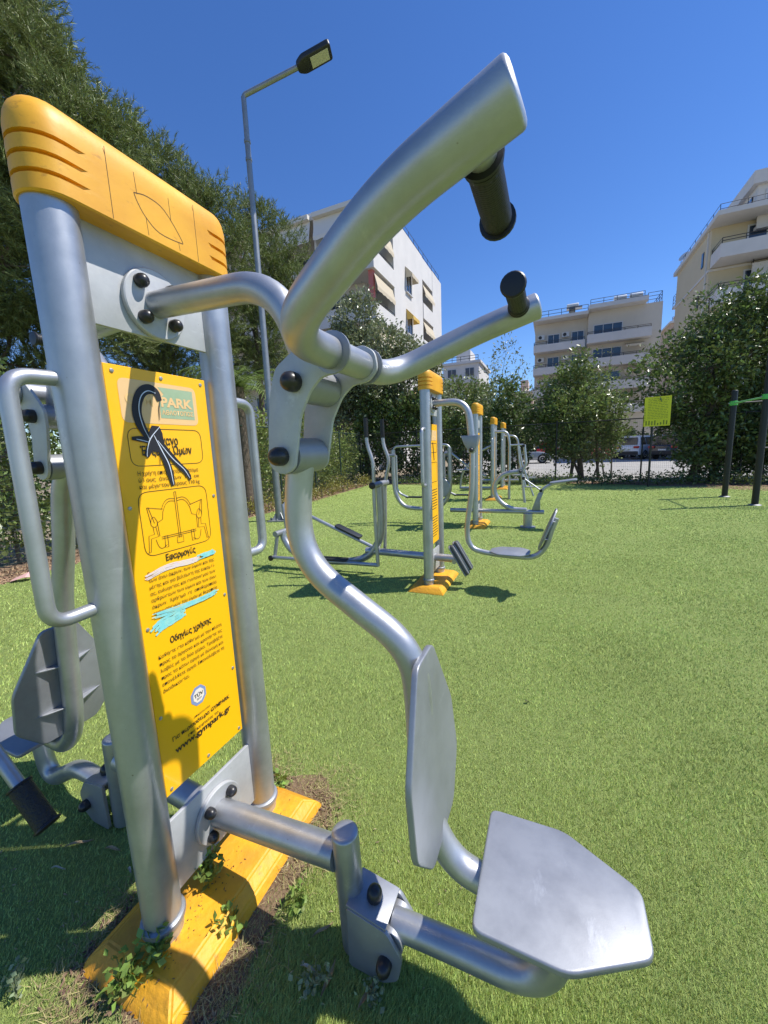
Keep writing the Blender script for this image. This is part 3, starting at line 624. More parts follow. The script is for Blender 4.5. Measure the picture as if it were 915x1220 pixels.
for sg in (-1, 1):
    pd = pad(M2, 'foot_pad', q2((.29, sg * .085, .30)), fx, Y3, fz, .34, .095, .035, mat('grey_pad', (.07, .075, .08), .6))
    pad(M2, 'pad_rail', q2((.29, sg * .085, .30)) - fz * .022, fx, Y3, fz, .35, .105, .012, SILVER2)
    for k in (-1, 1): pad(pd, 'pad_strip', q2((.29, sg * .085 + k * .030, .30)) + fz * .019, fx, Y3, fz, .31, .018, .006, SILVER2)
arm_from(M2, [q2((.24, -.12, .28)), q2((.24, .12, .28))], .022, 'foot_bar')
# strider
tube('strider_post', smooth_path([q2((-.60, 0, 1.05)), q2((-.60, 0, .62)), q2((-.64, 0, .42)), q2((-.76, 0, .26)), q2((-.95, 0, .17)), q2((-1.25, 0, .14)), q2((-1.60, 0, .15)), q2((-1.82, 0, .22)), q2((-1.94, 0, .36)), q2((-1.97, 0, .47))], 6), .043, SILVER, M2, 18)
tube('pivot_bar', [q2((-.60, -.19, 1.06)), q2((-.60, .19, 1.06))], .034, SILVER2, M2, 18)
for sg, sw, pdx in ((-1, .0, -1.15), (1, .05, -1.12)):
    y_ = sg * .155
    lev = tube('strider_lever', smooth_path([q2((-.66 + sw, y_, 1.74)), q2((-.655 + sw, y_, 1.50)), q2((-.60 + sw, y_, 1.30)), q2((-.60, y_, 1.06)), q2((-.60 - sw * .3, y_, .70)), q2((-.59 - sw, y_, .18 + sw))], 6), .020, SILVER, M2, 14)
    tube('lever_grip', [q2((-.66 + sw, y_, 1.56)), q2((-.662 + sw, y_, 1.76))], .024, BLACK, lev, 14)
    lathe('pivot_cap', [(.036, 0), (.036, .012), (.02, .02)], (-.60, sg * .19, 1.06), Y3 * sg, BLACK, lev, 16)
    zf = .17 if sg < 0 else .80
    rail = tube('foot_rail', [q2((-.59 - sw, y_, .19 + sw)), q2((-2.02, y_, zf))], .022, SILVER, M2, 12)
    dx = np.array([-.59 - sw + 2.02, 0, .19 + sw - zf]); dx /= np.linalg.norm(dx); up_ = np.cross(dx, Y3) * 1.0
    if up_[2] < 0: up_ = -up_
    pad(M2, 'foot_plate', q2((pdx, y_, .19 + sw + (pdx + .59) * (.19 + sw - zf) / 1.43)) + up_ * .036, dx, Y3, up_, .36, .12, .020)
    tube('crank_arm', [q2((-1.97, y_ * .6, .46)), q2((-2.02, y_ * .75, zf))], .022, SILVER2, M2, 12)
    lathe('crank_cap', [(.035, 0), (.035, .015), (.02, .022)], (-2.02, sg * .19, zf), Y3 * sg, BLACK, M2, 14)
tube('crank_axle', [q2((-1.97, -.14, .46)), q2((-1.97, .14, .46))], .036, SILVER2, M2, 16)
# ---- machine 3 : rower on one side, air walker on the other
C3 = gnd(569, 622, .05 * SC); C3[2] = 0
M3 = tag(empty('rowing_machine', C3, -YAW), 'silver gym machine with big curved rowing arm, raised seat beam and swinging walker', 'gym machine', 'outdoor gym machines standing in a row')
frame(M3, False); small_panel(M3)
arm_from(M3, [q2((-.5, 0, .27)), q2((1.12, 0, .27))], .038, 'base_tube')
lathe('ground_post', [(.075, 0), (.075, .24), (.06, .25)], (.86, 0, 0), Z3, SILVER, M3, 22)
lathe('ground_flange', [(.13, -.004), (.13, .012), (.07, .016)], (.86, 0, 0), Z3, SILVER2, M3, 22)
tube('curved_arm', smooth_path([q2((.84, 0, .30)), q2((.60, 0, .32)), q2((.42, 0, .42)), q2((.31, 0, .58)), q2((.31, 0, .76)), q2((.42, 0, .90)), q2((.56, 0, .95)), q2((.72, 0, .97))], 6), .040, SILVER, M3, 18)
lathe('pivot_head', [(.05, -.06), (.05, .06)], (.73, 0, .97), Y3, SILVER2, M3, 18)
for sg in (-1, 1): dome_bolt(M3, (.73, sg * .062, .97), Y3 * sg, .022)
arm_from(M3, [q2((.73, 0, .97)), q2((.82, 0, 1.08)), q2((.78, 0, 1.42))], .024, 'pull_lever', .08)
arm_from(M3, [q2((.78, -.26, 1.40)), q2((.78, .26, 1.40))], .020, 'pull_bar')
for sg in (-1, 1): tube('grip', [q2((.78, sg * .14, 1.40)), q2((.78, sg * .27, 1.40))], .024, BLACK, M3, 14)
arm_from(M3, [q2((.74, .07, .96)), q2((.80, .07, .42))], .022, 'foot_lever')
arm_from(M3, [q2((.78, 0, .85)), q2((1.06, 0, .64))], .013, 'link_rod')
for a, b in ((.78, .85), (1.06, .64)): lathe('link_joint', [(.026, -.03), (.026, .03)], (a, 0, b), Y3, BLACK, M3, 14)
bev_prism('seat_gusset', [(.92, .31), (1.06, .31), (1.05, .46), (1.10, .60), (1.02, .60)], .07, ((0, 0, 0), X3, Z3, Y3), SILVER2, M3, .006)
tube('seat_beam', smooth_path([q2((.98, 0, .40)), q2((1.06, 0, .60)), q2((1.14, 0, .70)), q2((1.28, 0, .76)), q2((1.44, 0, .78))], 6), .028, SILVER, M3, 16)
pad(M3, 'seat', q2((1.40, 0, .80)), np.array([.98, 0, .14]), Y3, np.array([-.14, 0, .98]), .42, .26, .022, SILVER2)
# air walker
for x_ in (-.50, -1.62):
    tube('walker_post', smooth_path([q2((x_, 0, 1.42)), q2((x_, 0, .80)), q2((x_ + (.06 if x_ < -1 else -.06), 0, .50)), q2((x_ + (.22 if x_ < -1 else -.22), 0, .32)), q2((x_ + (.45 if x_ < -1 else -.45), 0, .28))], 6), .042, SILVER, M3, 18)
arm_from(M3, [q2((-1.20, 0, .28)), q2((-.9, 0, .28))], .040, 'base_tube')
hb = arm_from(M3, [q2((-1.64, 0, 1.30)), q2((-1.60, 0, 1.48)), q2((-.52, 0, 1.48)), q2((-.46, 0, 1.30))], .020, 'hand_rail', .1)
for x_, y_ in ((-1.48, -.2), (-.66, .2)):
    tube('axle', [q2((x_ + (-.14 if x_ < -1 else .14), y_ * 1.2, 1.32)), q2((x_, y_ * 1.2, 1.32))], .030, SILVER2, M3, 14)
    wl = arm_from(M3, [q2((x_, y_, 1.32)), q2((x_, y_, .62)), q2((x_ + .22, y_, .52))], .022, 'walker_leg', .12)
    pad(M3, 'foot_plate', q2((x_ + .34, y_, .53)), X3, Y3, Z3, .32, .13, .022)
lathe('twist_disc', [(.17, -.012), (.18, 0), (.17, .012)], (-.60, -.32, .72), Y3, SILVER2, M3, 28)
arm_from(M3, [q2((-.5, 0, 1.34)), q2((-.10, .0, 1.02))], .018, 'brace')
# ---- machine 4 and 5
C4 = gnd(588, 592, .05 * SC); C4[2] = 0
M4 = tag(empty('bench_lift_machine', C4, -YAW), 'far silver gym machine with tall arched side pole and low white step', 'gym machine', 'outdoor gym machines standing in a row')
frame(M4, False); small_panel(M4)
arm_from(M4, [q2((0, 0, 1.78)), q2((.34, 0, 1.78)), q2((.40, 0, 1.5)), q2((.40, 0, .0))], .034, 'arched_pole', .2)
arm_from(M4, [q2((.40, 0, 1.42)), q2((.74, 0, 1.42))], .022, 'cross_bar'); arm_from(M4, [q2((.62, -.12, 1.40)), q2((.66, -.12, .95)), q2((.82, -.12, .35))], .022, 'swing_leg', .1)
arm_from(M4, [q2((.62, .12, 1.40)), q2((.70, .12, .95)), q2((1.0, .12, .08))], .024, 'swing_leg', .1)
pad(M4, 'foot_plate', q2((.95, -.1, .34)), X3, Y3, Z3, .5, .16, .02, SILVER2); pad(M4, 'step', q2((.62, .28, .62)), X3, Y3, Z3, .36, .22, .03, SILVER2)
arm_from(M4, [q2((-.9, 0, .30)), q2((0, 0, .30))], .04, 'base_tube'); arm_from(M4, [q2((-.9, 0, .28)), q2((-.86, 0, .70)), q2((-.4, 0, 1.28)), q2((0, 0, 1.45))], .03, 'lever_beam', .2)
tube('lever_beam', smooth_path([q2((-.52, 0, .30)), q2((-.50, 0, .52)), q2((-.36, 0, .66)), q2((-.2, 0, .62))], 5), .028, SILVER, M4, 14)
pad(M4, 'seat', q2((-.80, 0, .80)), X3, Y3, Z3, .4, .32, .03, SILVER2)
C5 = gnd(599, 580, .05 * SC); C5[2] = 0
M5 = tag(empty('pull_machine', C5, -YAW), 'farthest silver gym machine of the row, beside the fence', 'gym machine', 'outdoor gym machines standing in a row')
frame(M5, False); small_panel(M5)
arm_from(M5, [q2((0, 0, 1.72)), q2((.42, 0, 1.72)), q2((.5, 0, 1.3))], .034, 'fixed_arm', .2)
arm_from(M5, [q2((.5, -.3, 1.32)), q2((.5, .3, 1.32))], .024, 'cross_bar')
for sg in (-1, 1): arm_from(M5, [q2((.5, sg * .2, 1.3)), q2((.56, sg * .2, .40)), q2((.8, sg * .2, .34))], .022, 'swing_leg', .1); pad(M5, 'foot_plate', q2((.86, sg * .2, .36)), X3, Y3, Z3, .32, .14, .02, SILVER2)
arm_from(M5, [q2((-.8, 0, .28)), q2((.5, 0, .28))], .04, 'base_tube'); arm_from(M5, [q2((-.75, 0, .28)), q2((-.75, 0, 1.35))], .034, 'side_post')
# ---- station whose single grip reaches in beside the first machine
gb = at(28, 925, 1.02); ge = at(58, 985, 1.00); gs = at(-60, 820, 1.12); gp = at(-170, 700, 1.35)
Mg = tag(empty('hand_lever_post', (gp[0] - .25, gp[1] + .1, 0)), 'black rubber grip on a bent silver lever beside the lowered seat', 'gym lever')
lo = np.array(Mg.location)
tube('lever', fil([gp - lo, gs - lo, ge - lo - (ge - gs) * .06], .1, 8), .018, SILVER, Mg, 18)
tube('post', [np.array([0, 0, 0]), np.array([0, 0, 1.5])], .045, SILVER, Mg, 20); tube('joint', [np.array([0, 0, gp[2]]), gp - lo], .03, SILVER2, Mg, 16)
v_ = (ge - gs) / np.linalg.norm(ge - gs)
g_ = tube('grip', [ge - lo - v_ * .155, ge - lo - v_ * .01], .029, RIBBED, Mg, 22)
lathe('grip_rim', [(.02, 0), (.034, .002), (.035, .007), (.028, .012), (.004, .013)], ge - lo - v_ * .012, v_, BLACK, g_, 22)
lathe('grip_rim', [(.02, 0), (.033, .002), (.033, .007), (.02, .010)], ge - lo - v_ * .158, v_, BLACK, g_, 22)
#@@REST
# ================================================================== street furniture of the park
# ---- lamp post
LB_ = gnd(333, 620); LB_[2] = 0
GALV = mat('galvanised', (0.30, 0.315, 0.33), .45, metal=.6, var=.2, vscale=6)
lamp = tag(empty('lamp_post', LB_), 'tall grey street lamp with slanted arm and flat lamp head behind the machines', 'lamp post')
vn = np.array([LB_[0], LB_[1], 0]) / np.linalg.norm(LB_[:2])
tz = on_plane(290, 116, LB_, vn)[2]
hd = gnd(357, 79, tz + .42) - LB_; he = gnd(394, 58, tz + .62) - LB_
pole = tube('pole', [q2((0, 0, 0)), q2((0, 0, tz * .45)), q2((0, 0, tz))], [.075, .062, .046], GALV, lamp, 18)
for zq in (tz - .75, tz - 1.05): lathe('clamp', [(.05, 0), (.060, .004), (.060, .05), (.05, .054)], (0, 0, zq), Z3, GALV, pole, 16)
mesh('base_plate', *MB().box((0, 0, .012), (.42, .42, .024)).__dict__.values(), GALV, lamp)
for a in range(4):
    q = R_(45 + 90 * a); bev_prism('gusset', [(.06, .02), (.19, .02), (.06, .20)], .012, ((0, 0, 0), np.array([math.cos(q), math.sin(q), 0]), Z3, np.array([-math.sin(q), math.cos(q), 0])), GALV, pole, .002, 1)
    lathe('anchor_bolt', [(.018, 0), (.018, .03), (.01, .045)], (.18 * math.cos(q + .785), .18 * math.sin(q + .785), .024), Z3, STEEL, lamp, 8)
tube('arm', fil([q2((0, 0, tz - .12)), q2((0, 0, tz + .03)), hd], .06, 5), .042, GALV, lamp, 14)
ad = (he - hd) / np.linalg.norm(he - hd); sd = np.cross(ad, Z3); sd /= np.linalg.norm(sd); ud = np.cross(sd, ad)
Lh = np.linalg.norm(he - hd)
hdm = bev_prism('lamp_head', [tuple(p[:2]) for p in fil([(-.05, -.07, 0), (.08, -.15, 0), (Lh, -.15, 0), (Lh, .15, 0), (.08, .15, 0), (-.05, .07, 0)], .05, 4, True)], .10, (hd, ad, sd, ud), DARK, lamp, .02, 3)
bev_prism('lens', [(Lh * .35, -.10), (Lh - .06, -.10), (Lh - .06, .10), (Lh * .35, .10)], .01, (hd - ud * .052, ad, sd, ud), mat('lamp_lens', (.55, .55, .42), .25), hdm, .002, 1)
# ---- fences
FENG = mat('fence_green', (0.02, 0.045, 0.03), .5); FENK = mat('fence_black', (0.012, 0.014, 0.016), .5)
def fence(name, pts, H, step, label, material, wire=.0022, gap=.06, rails=(1.0,)):
    P0 = np.array([*pts[0], 0]); f = tag(empty(name, P0), label, 'fence')
    for a, b in zip(pts[:-1], pts[1:]):
        a = np.array([*a, 0.]) - P0; b = np.array([*b, 0.]) - P0; L = np.linalg.norm(b - a); t = (b - a) / L; k = max(1, round(L / step))
        for i in range(k + 1):
            c = a + t * L * i / k
            po = tube('post', [c, c + Z3 * (H + .06)], .026, material, f, 10); lathe('post_cap', [(.03, 0), (.03, .015), (.012, .026)], c + Z3 * (H + .06), Z3, material, po, 10)
        for rz in rails: tube('rail', [a + Z3 * H * rz, b + Z3 * H * rz], .017, material, f, 8)
        mb = MB(); nv = int(L / gap)
        for i in range(nv): c = a + t * gap * i; mb.tube([c + Z3 * .05, c + Z3 * (H - .01)], wire, 3)
        for i in range(int(H / gap)): mb.tube([a + Z3 * (.05 + gap * i), b + Z3 * (.05 + gap * i)], wire, 3)
        mb.obj('wire_mesh', material, f, False)['kind'] = 'stuff'
    return f
FL0, FL1, FL2 = np.array([-5.6, 2.2]), np.array([-3.55, 9.0]), np.array([-0.95, 17.0])
fence('mesh_fence', [FL0, FL1, FL2], 2.15, 2.4, 'green wire mesh fence in front of the leafy hedge behind the lamp post', FENG)
fence('mesh_fence', [FL2, np.array([13.5, 10.9])], 2.12, 2.45, 'black wire mesh fence between the turf and the car park', FENK, .0016, .055, (1.0,))
# ---- yellow notice on its post
SB = gnd(772, 580); SB[2] = 0
sg_ = tag(empty('notice_sign', SB), 'bright yellow notice board on a dark post at the edge of the turf', 'sign')
vn = np.array([-SB[0], -SB[1], 0]) / np.linalg.norm(SB[:2]); vn = (vn + np.array([-.1, -.15, 0])); vn /= np.linalg.norm(vn); rt_ = np.cross(Z3, vn)
zt_ = on_plane(779, 473, SB, vn)[2]; zb_ = on_plane(777, 508, SB, vn)[2]; wd_ = .64
tube('post', [q2((0, 0, 0)), q2((0, 0, zt_ - .05))], .03, DARK, sg_, 12)
SIGNY = mat('sign_yellow', (0.72, 0.70, 0.02), .45, var=.06, vscale=5); SIGNI = mat('sign_ink', (.20, .24, .02), .6)
bc = vn * .05 + Z3 * (zt_ + zb_) / 2 + rt_ * .10; hgt = zt_ - zb_
bd = bev_prism('board', [(-wd_ / 2, -hgt / 2), (wd_ / 2, -hgt / 2), (wd_ / 2, hgt / 2), (-wd_ / 2, hgt / 2)], .012, (bc, rt_, Z3, vn), SIGNY, sg_, .002, 1)
rs_ = random.Random(4)
def sign_rect(name, x0, y0, x1, y1, m_=SIGNI):
    b = bc + vn * .0085; return mesh(name, [b + rt_ * x + Z3 * y for x, y in ((x0, y0), (x1, y0), (x1, y1), (x0, y1))], [(0, 1, 2, 3)], m_, bd, False)
for k in range(13):
    yk = hgt * .42 - k * hgt * .055; x = -wd_ * .36
    mb = MB()
    while x < wd_ * .36:
        l = rs_.uniform(.03, .11); b = bc + vn * .0085
        mb.add([b + rt_ * xx + Z3 * yy for xx, yy in ((x, yk), (min(x + l, wd_ * .4), yk), (min(x + l, wd_ * .4), yk + .012), (x, yk + .012))], [(0, 1, 2, 3)]); x += l + .02
    mb.obj('lettering', SIGNI, bd, False)
for k in range(9): sign_rect('side_mark', -wd_ * .5, hgt * (.10 - k * .055), -wd_ * .44, hgt * (.12 - k * .055))
for k in range(8):
    x = -wd_ * .42 + k * wd_ * .11; sign_rect('footer_mark', x, -hgt * .46, x + wd_ * .05, -hgt * (.46 - rs_.uniform(.06, .16)))
# ---- pull-up rig on the right
R1, R2 = gnd(863, 592), gnd(899, 602); R1[2] = R2[2] = 0
rig = tag(empty('pull_up_rig', R1), 'black pull-up rig with light green clamps and bars beside the trees', 'pull-up rig')
GREEN = mat('clamp_green', (0.10, 0.50, 0.10), .4); rv = (R2 - R1); rn = np.array([rv[1], -rv[0], 0]); rn = -rn / np.linalg.norm(rn)
if rn[0] < 0: rn = -rn
offs = [np.zeros(3), rv, rn * 2.2, rv + rn * 2.2]
for i, o in enumerate(offs):
    hh_ = 2.42 if i != 1 else 2.95
    po = tube('post', [o, o + Z3 * hh_], .058, FENK, rig, 18, dome=.03)
    lathe('post_collar', [(.11, -.003), (.11, .012), (.07, .03)], o, Z3, STEEL, po, 18)
    cl = lathe('clamp', [(.06, -.05), (.075, -.045), (.075, .045), (.06, .05)], o + Z3 * 2.16, Z3, GREEN, po, 18)
    lathe('clamp_bolt', [(.015, 0), (.015, .03)], o + Z3 * 2.16 - rn * .07, -rn, STEEL, cl, 8)
tube('bar', [offs[0] + Z3 * 2.16, offs[1] + Z3 * 2.16], .020, mat('bar_green', (.22, .55, .22), .35), rig, 12)
tube('bar', [offs[0] + Z3 * 2.16, offs[2] + Z3 * 2.16], .020, FENK, rig, 12)
for k in range(1, 4): tube('bar', [offs[1] + Z3 * (2.16 - .5 * (k - 1)), offs[3] + Z3 * (2.16 - .5 * (k - 1))], .020, FENK, rig, 12)
tube('bar', [offs[2] + Z3 * 2.16, offs[3] + Z3 * 2.16], .020, FENK, rig, 12)
# ================================================================== foliage
def unit(v): return v / (np.linalg.norm(v, axis=-1, keepdims=True) + 1e-9)
def leaf_mesh(pos, nrm_hint, size, aspect=.42):
    """one folded leaf (2 triangles) at every position; pos (n,3), size (n,)"""
    n = len(pos); ax = unit(rng.normal(size=(n, 3)) + nrm_hint * .8); sd_ = unit(np.cross(ax, rng.normal(size=(n, 3))))
    up_ = np.cross(ax, sd_); L = size[:, None]; Wd = L * aspect
    V = np.empty((n, 4, 3), np.float32)
    V[:, 0] = pos; V[:, 1] = pos + ax * L * .5 + sd_ * Wd * .5 + up_ * Wd * .12; V[:, 2] = pos + ax * L; V[:, 3] = pos + ax * L * .5 - sd_ * Wd * .5 + up_ * Wd * .12
    i = np.arange(n) * 4; F = np.concatenate([np.stack([i, i + 1, i + 2], 1), np.stack([i, i + 2, i + 3], 1)])
    return V.reshape(-1, 3), F
def crown_points(cl, per_m3, twig=.13, leaves=14):
    """cl: list of (centre, (rx,ry,rz)); twig clumps biased to the outside of every lobe"""
    out = []; hint = []
    for c, r in cl:
        r = np.array(r, float); vol = 4.19 * r.prod(); k = max(8, int(vol * per_m3 / leaves))
        d_ = unit(rng.normal(size=(k, 3))); rad = rng.random(k) ** .24; rad *= 1 + .22 * np.sin(5 * d_[:, 0] + 4 * d_[:, 2] * 1.3 + c[0]) * np.cos(4 * d_[:, 1] + c[1])
        tc_ = c + d_ * rad[:, None] * r
        p = np.repeat(tc_, leaves, 0) + rng.normal(size=(k * leaves, 3)) * twig; out.append(p); hint.append(np.repeat(d_, leaves, 0) + np.array([0, 0, .25]))
    p, h = np.concatenate(out), np.concatenate(hint); ok = p[:, 2] > .05
    return p[ok], h[ok]
BARK = mat('bark', (0.10, 0.075, 0.055), .9, col2=(0.16, 0.13, 0.10), vscale=14, bump=.8, bscale=25, spec=.1)
BARK2 = mat('bark_grey', (0.13, 0.115, 0.10), .9, col2=(0.20, 0.18, 0.16), vscale=14, bump=.8, bscale=25, spec=.1)
def branches(base, cl, r0, material, parent, trunks=1, fork=.35):
    for k in range(trunks):
        b0 = base + (np.array([rng.normal() * .35, rng.normal() * .25, 0]) if k else 0); tgt = cl[k % len(cl)][0]
        top = b0 + (tgt - b0) * np.array([.6, .6, .75])
        tube('trunk', smooth_path([b0, b0 + (top - b0) * fork + rng.normal(size=3) * .06, top], 5), [r0 * (1 - .06 * i) for i in range(11)], material, parent, 9)
        sub = [q for i, q in enumerate(cl) if i % trunks == k]
        mb = MB()
        for c, r in sub:
            s0 = b0 + (top - b0) * rng.uniform(fork, .95); md = (s0 + c) / 2 + rng.normal(size=3) * .15
            pts = smooth_path([s0, md, c], 4); mb.tube(pts, list(np.linspace(r0 * .42, r0 * .1, len(pts))), 6)
            for _ in range(5):
                e = c + unit(rng.normal(size=3)) * np.array(r) * .85; mb.tube([c, (c + e) / 2 + rng.normal(size=3) * .06, e], [r0 * .12, r0 * .08, r0 * .03], 4)
        mb.obj('limb', material, parent)
def tree(name, label, cat, base, cl, per, size, material, bark, trunks=1, r0=.09, aspect=.42, twig=.13, group=None, leaves=14):
    base = np.array([base[0], base[1], 0.0]); t = tag(empty(name, base), label, cat, group)
    c2 = [(np.array(c) - base, r) for c, r in cl]
    branches(np.zeros(3), c2, r0, bark, t, trunks)
    p, h = crown_points(c2, per, twig, leaves); n = len(p)
    V, F = leaf_mesh(p, h, rng.uniform(size * .65, size * 1.3, n), aspect)
    fast('crown', V, F, material, t)
    return t
def blob(x, y, depth, rpx, sq=1.0):
    c = at(x, y, depth); r = rpx * depth / FPX; return (c, (r, r, r * sq))
LEAFD = mat('leaf_dark', (0.115, 0.165, 0.048), .34, island=.45, trans=.30, spec=.5)
LEAFM = mat('leaf_mid', (0.165, 0.220, 0.065), .34, island=.45, trans=.32, spec=.5)
LEAFG = mat('leaf_grey', (0.205, 0.235, 0.120), .34, island=.45, trans=.28, spec=.5)
LEAFY = mat('leaf_fresh', (0.25, 0.31, 0.085), .36, island=.45, trans=.35, spec=.4)
NEEDLE = mat('pine_needle', (0.165, 0.205, 0.062), .5, island=.45, trans=.15, spec=.35)
PALMM = mat('palm_leaf', (0.15, 0.21, 0.05), .4, island=.35, trans=.2, spec=.5)
# ---- pines
def pine(label, base, cl, r0, tufts_per=210):
    base = np.array([base[0], base[1], 0.0]); t = tag(empty('pine_tree', base), label, 'pine tree', 'pines behind the hedge')
    c2 = [(np.array(c) - base, r) for c, r in cl]; branches(np.zeros(3), c2, r0, BARK, t, 1, .5)
    p = []; dr_ = []
    for c, r in c2:
        # needles sit in separate brush-like clumps with dark gaps between them
        r = np.array(r); k = int(4.19 * r.prod() * tufts_per) + 30; m_ = max(10, int(11 * r.prod() ** .667))
        d0 = unit(rng.normal(size=(m_, 3)) + np.array([0, 0, .15])); sc_ = c + d0 * (rng.random(m_) ** .3)[:, None] * r * .95; pick = rng.integers(0, m_, k)
        off_ = rng.normal(size=(k, 3)) * np.array([.20, .20, .15]) * (r.mean() / 1.0) ** .5
        p.append(sc_[pick] + off_); dr_.append(unit(off_) * .6 + d0[pick] * .5 + np.array([0, 0, .55]))
    p = np.concatenate(p); dr_ = unit(np.concatenate(dr_)); k = len(p); nn = 24
    along_ = np.tile(np.linspace(0, .26, nn), k)[:, None]
    ax = np.repeat(unit(dr_ + rng.normal(size=(k, 3)) * .35), nn, 0); root = np.repeat(p, nn, 0) + ax * along_
    dd = unit(ax * .9 + rng.normal(size=(k * nn, 3)) * .55); L = rng.uniform(.09, .16, k * nn)[:, None]
    sd_ = unit(np.cross(dd, rng.normal(size=(k * nn, 3)))) * .0070
    V = np.empty((k * nn, 3, 3), np.float32); V[:, 0] = root - sd_; V[:, 1] = root + sd_; V[:, 2] = root + dd * L
    fast('crown', V.reshape(-1, 3), np.arange(k * nn * 3).reshape(-1, 3), NEEDLE, t)
    return t
def bl(L, depth, k=1.0): return [blob(x, y, depth + rng.uniform(-.6, .6), r * k, .82) for x, y, r in L]
pine('tall dense pine tree rising behind the yellow cap of the large lever machine', at(10, 600, 9.2)[:2],
     bl([(-60, -20, 75), (0, 45, 50), (40, 85, 40), (75, 112, 32), (-30, 130, 70), (45, 160, 60), (100, 165, 45), (-20, 230, 70), (60, 240, 60), (120, 225, 40), (0, 320, 60), (80, 320, 55), (30, 400, 50), (140, 160, 26), (-60, 330, 60), (110, 400, 45), (120, 300, 45), (0, 430, 48), (-60, 440, 60), (50, 455, 40)], 9.2), .19)
pine('broad pine tree with drooping side between the tall pine and the lamp post', at(205, 600, 12.5)[:2],
     bl([(165, 205, 42), (200, 225, 38), (235, 238, 30), (150, 260, 50), (210, 275, 50), (260, 262, 30), (180, 330, 50), (250, 320, 42), (150, 400, 50), (230, 390, 48), (285, 290, 26), (190, 440, 45)], 12.5), .17, 130)
pine('rounded young pine tree close behind the lamp post', at(315, 600, 15)[:2],
     bl([(300, 268, 28), (325, 280, 28), (345, 305, 22), (310, 315, 36), (350, 335, 18), (330, 355, 32), (290, 360, 36), (310, 405, 38), (345, 385, 22), (280, 420, 36), (330, 440, 30)], 15), .14, 110)
# ---- palm
pb = at(282, 462, 9.7); palm = tag(empty('palm_tree', (pb[0], pb[1], 0)), 'small feathery palm with arching fronds behind the hedge', 'palm tree')
tube('trunk', [q2((0, 0, 0)), q2((.03, 0, pb[2] * .6)), q2((0, 0, pb[2]))], [.17, .15, .16], BARK, palm, 12)
for k in range(26):
    a = 2 * math.pi * k / 20 * 2.4 + rng.normal() * .2; el = rng.uniform(.2, 1.25); L = rng.uniform(1.2, 1.75); h_ = np.array([math.cos(a), math.sin(a), 0])
    rp = [q2((0, 0, pb[2])) + h_ * L * t_ * math.cos(el * .6) + Z3 * (L * math.sin(el) * t_ - 1.0 * t_ * t_ * L * .75) for t_ in np.linspace(0, 1, 12)]
    fr_ = tube('frond', rp, list(np.linspace(.014, .004, 12)), PALMM, palm, 5)
    V = []; F = []; sdv = np.cross(h_, Z3)
    for i in range(1, 12):
        for j in range(2):
            p = rp[i - 1] + (rp[i] - rp[i - 1]) * j / 2; fw_ = unit(rp[i] - rp[i - 1]); ll = .42 * math.sin(math.pi * (i + j / 2) / 12.6) ** .5
            for sg in (-1, 1):
                e = p + sdv * sg * ll * .75 + fw_ * ll * .55 - Z3 * ll * .25; o = len(V); e = e + rng.normal(size=3) * .05; V += [p - fw_ * .013, p + fw_ * .013, e]; F.append((o, o + 1, o + 2))
    mesh('leaflet_blade', V, F, PALMM, fr_, False)
# ---- hedges and shrubs
def hedge(name, label, a, b, h, w_, per, size, material, seed_=.6, cat='hedge', group=None, top=.25):
    a = np.array([*a, 0.]); b = np.array([*b, 0.]); L = np.linalg.norm(b - a); t = (b - a) / L; k = int(L / seed_); cl = []
    for i in range(k + 1):
        c = a + t * L * i / k; hh2 = h * (1 + rng.uniform(-top, top)); ww = w_ * rng.uniform(.85, 1.2)
        cl.append((c + Z3 * hh2 * .5, (seed_ * .85, ww, hh2 * .5))); 
        if rng.random() < .7: cl.append((c + Z3 * hh2 * .85 + t * rng.normal() * .2, (seed_ * .5, ww * .7, hh2 * .28)))
    tt = tag(empty(name, a), label, cat, group); c2 = [(c - a, r) for c, r in cl]
    mb = MB()
    for c, r in c2[::2]: mb.tube([np.array([c[0], c[1], 0]), c + Z3 * r[2] * .6], [.03, .012], 5)
    mb.obj('stem', BARK2, tt)['kind'] = 'stuff'
    p, h2 = crown_points(c2, per, .10, 12); V, F = leaf_mesh(p, h2, rng.uniform(size * .65, size * 1.3, len(p)), .48); fast('foliage', V, F, material, tt)
    return tt
off = unit(np.array([FL1[1] - FL0[1], -(FL1[0] - FL0[0]), 0]))[:2] * -.75
hedge('clipped_hedge', 'dark leafy hedge behind the green fence beside the large lever machine', FL0 + off, FL1 + off, 2.55, .5, 1250, .095, LEAFM)
hedge('flowering_hedge', 'fresh green leafy hedge behind the fence beyond the lamp post', FL1 + off, FL2 + off + np.array([.5, 1.2]), 2.3, .6, 800, .11, LEAFY)
hedge('ground_cover', 'low dark ground cover along the foot of the black fence', np.array([1.0, 15.9]), np.array([11.6, 10.9]), .24, .5, 2400, .085, LEAFD, .45)
hedge('weed_strip', 'low yellowing weeds along the foot of the green fence', FL1 + np.array([.35, 0]), FL2 + np.array([.3, -.8]), .32, .22, 2600, .07, mat('leaf_yellow', (.24, .22, .05), .5, island=.4, trans=.25), .4, 'weeds')
hedge('dark_shrub_row', 'tall dark shrubs behind the black fence beyond the row of machines', np.array([-.6, 18.3]), np.array([5.4, 16.0]), 3.4, .9, 420, .16, LEAFD, .9)
tree('olive_tree', 'bushy grey-green tree in front of the white apartment block', 'tree', at(440, 560, 19.5)[:2],
     bl([(425, 382, 28), (408, 420, 34), (450, 415, 30), (480, 425, 26), (505, 440, 24), (440, 455, 38), (490, 470, 36), (400, 465, 36), (460, 495, 40), (395, 500, 34), (430, 360, 14), (520, 490, 28)], 19.5, 1.0), 330, .19, LEAFG, BARK2, 3, .12)
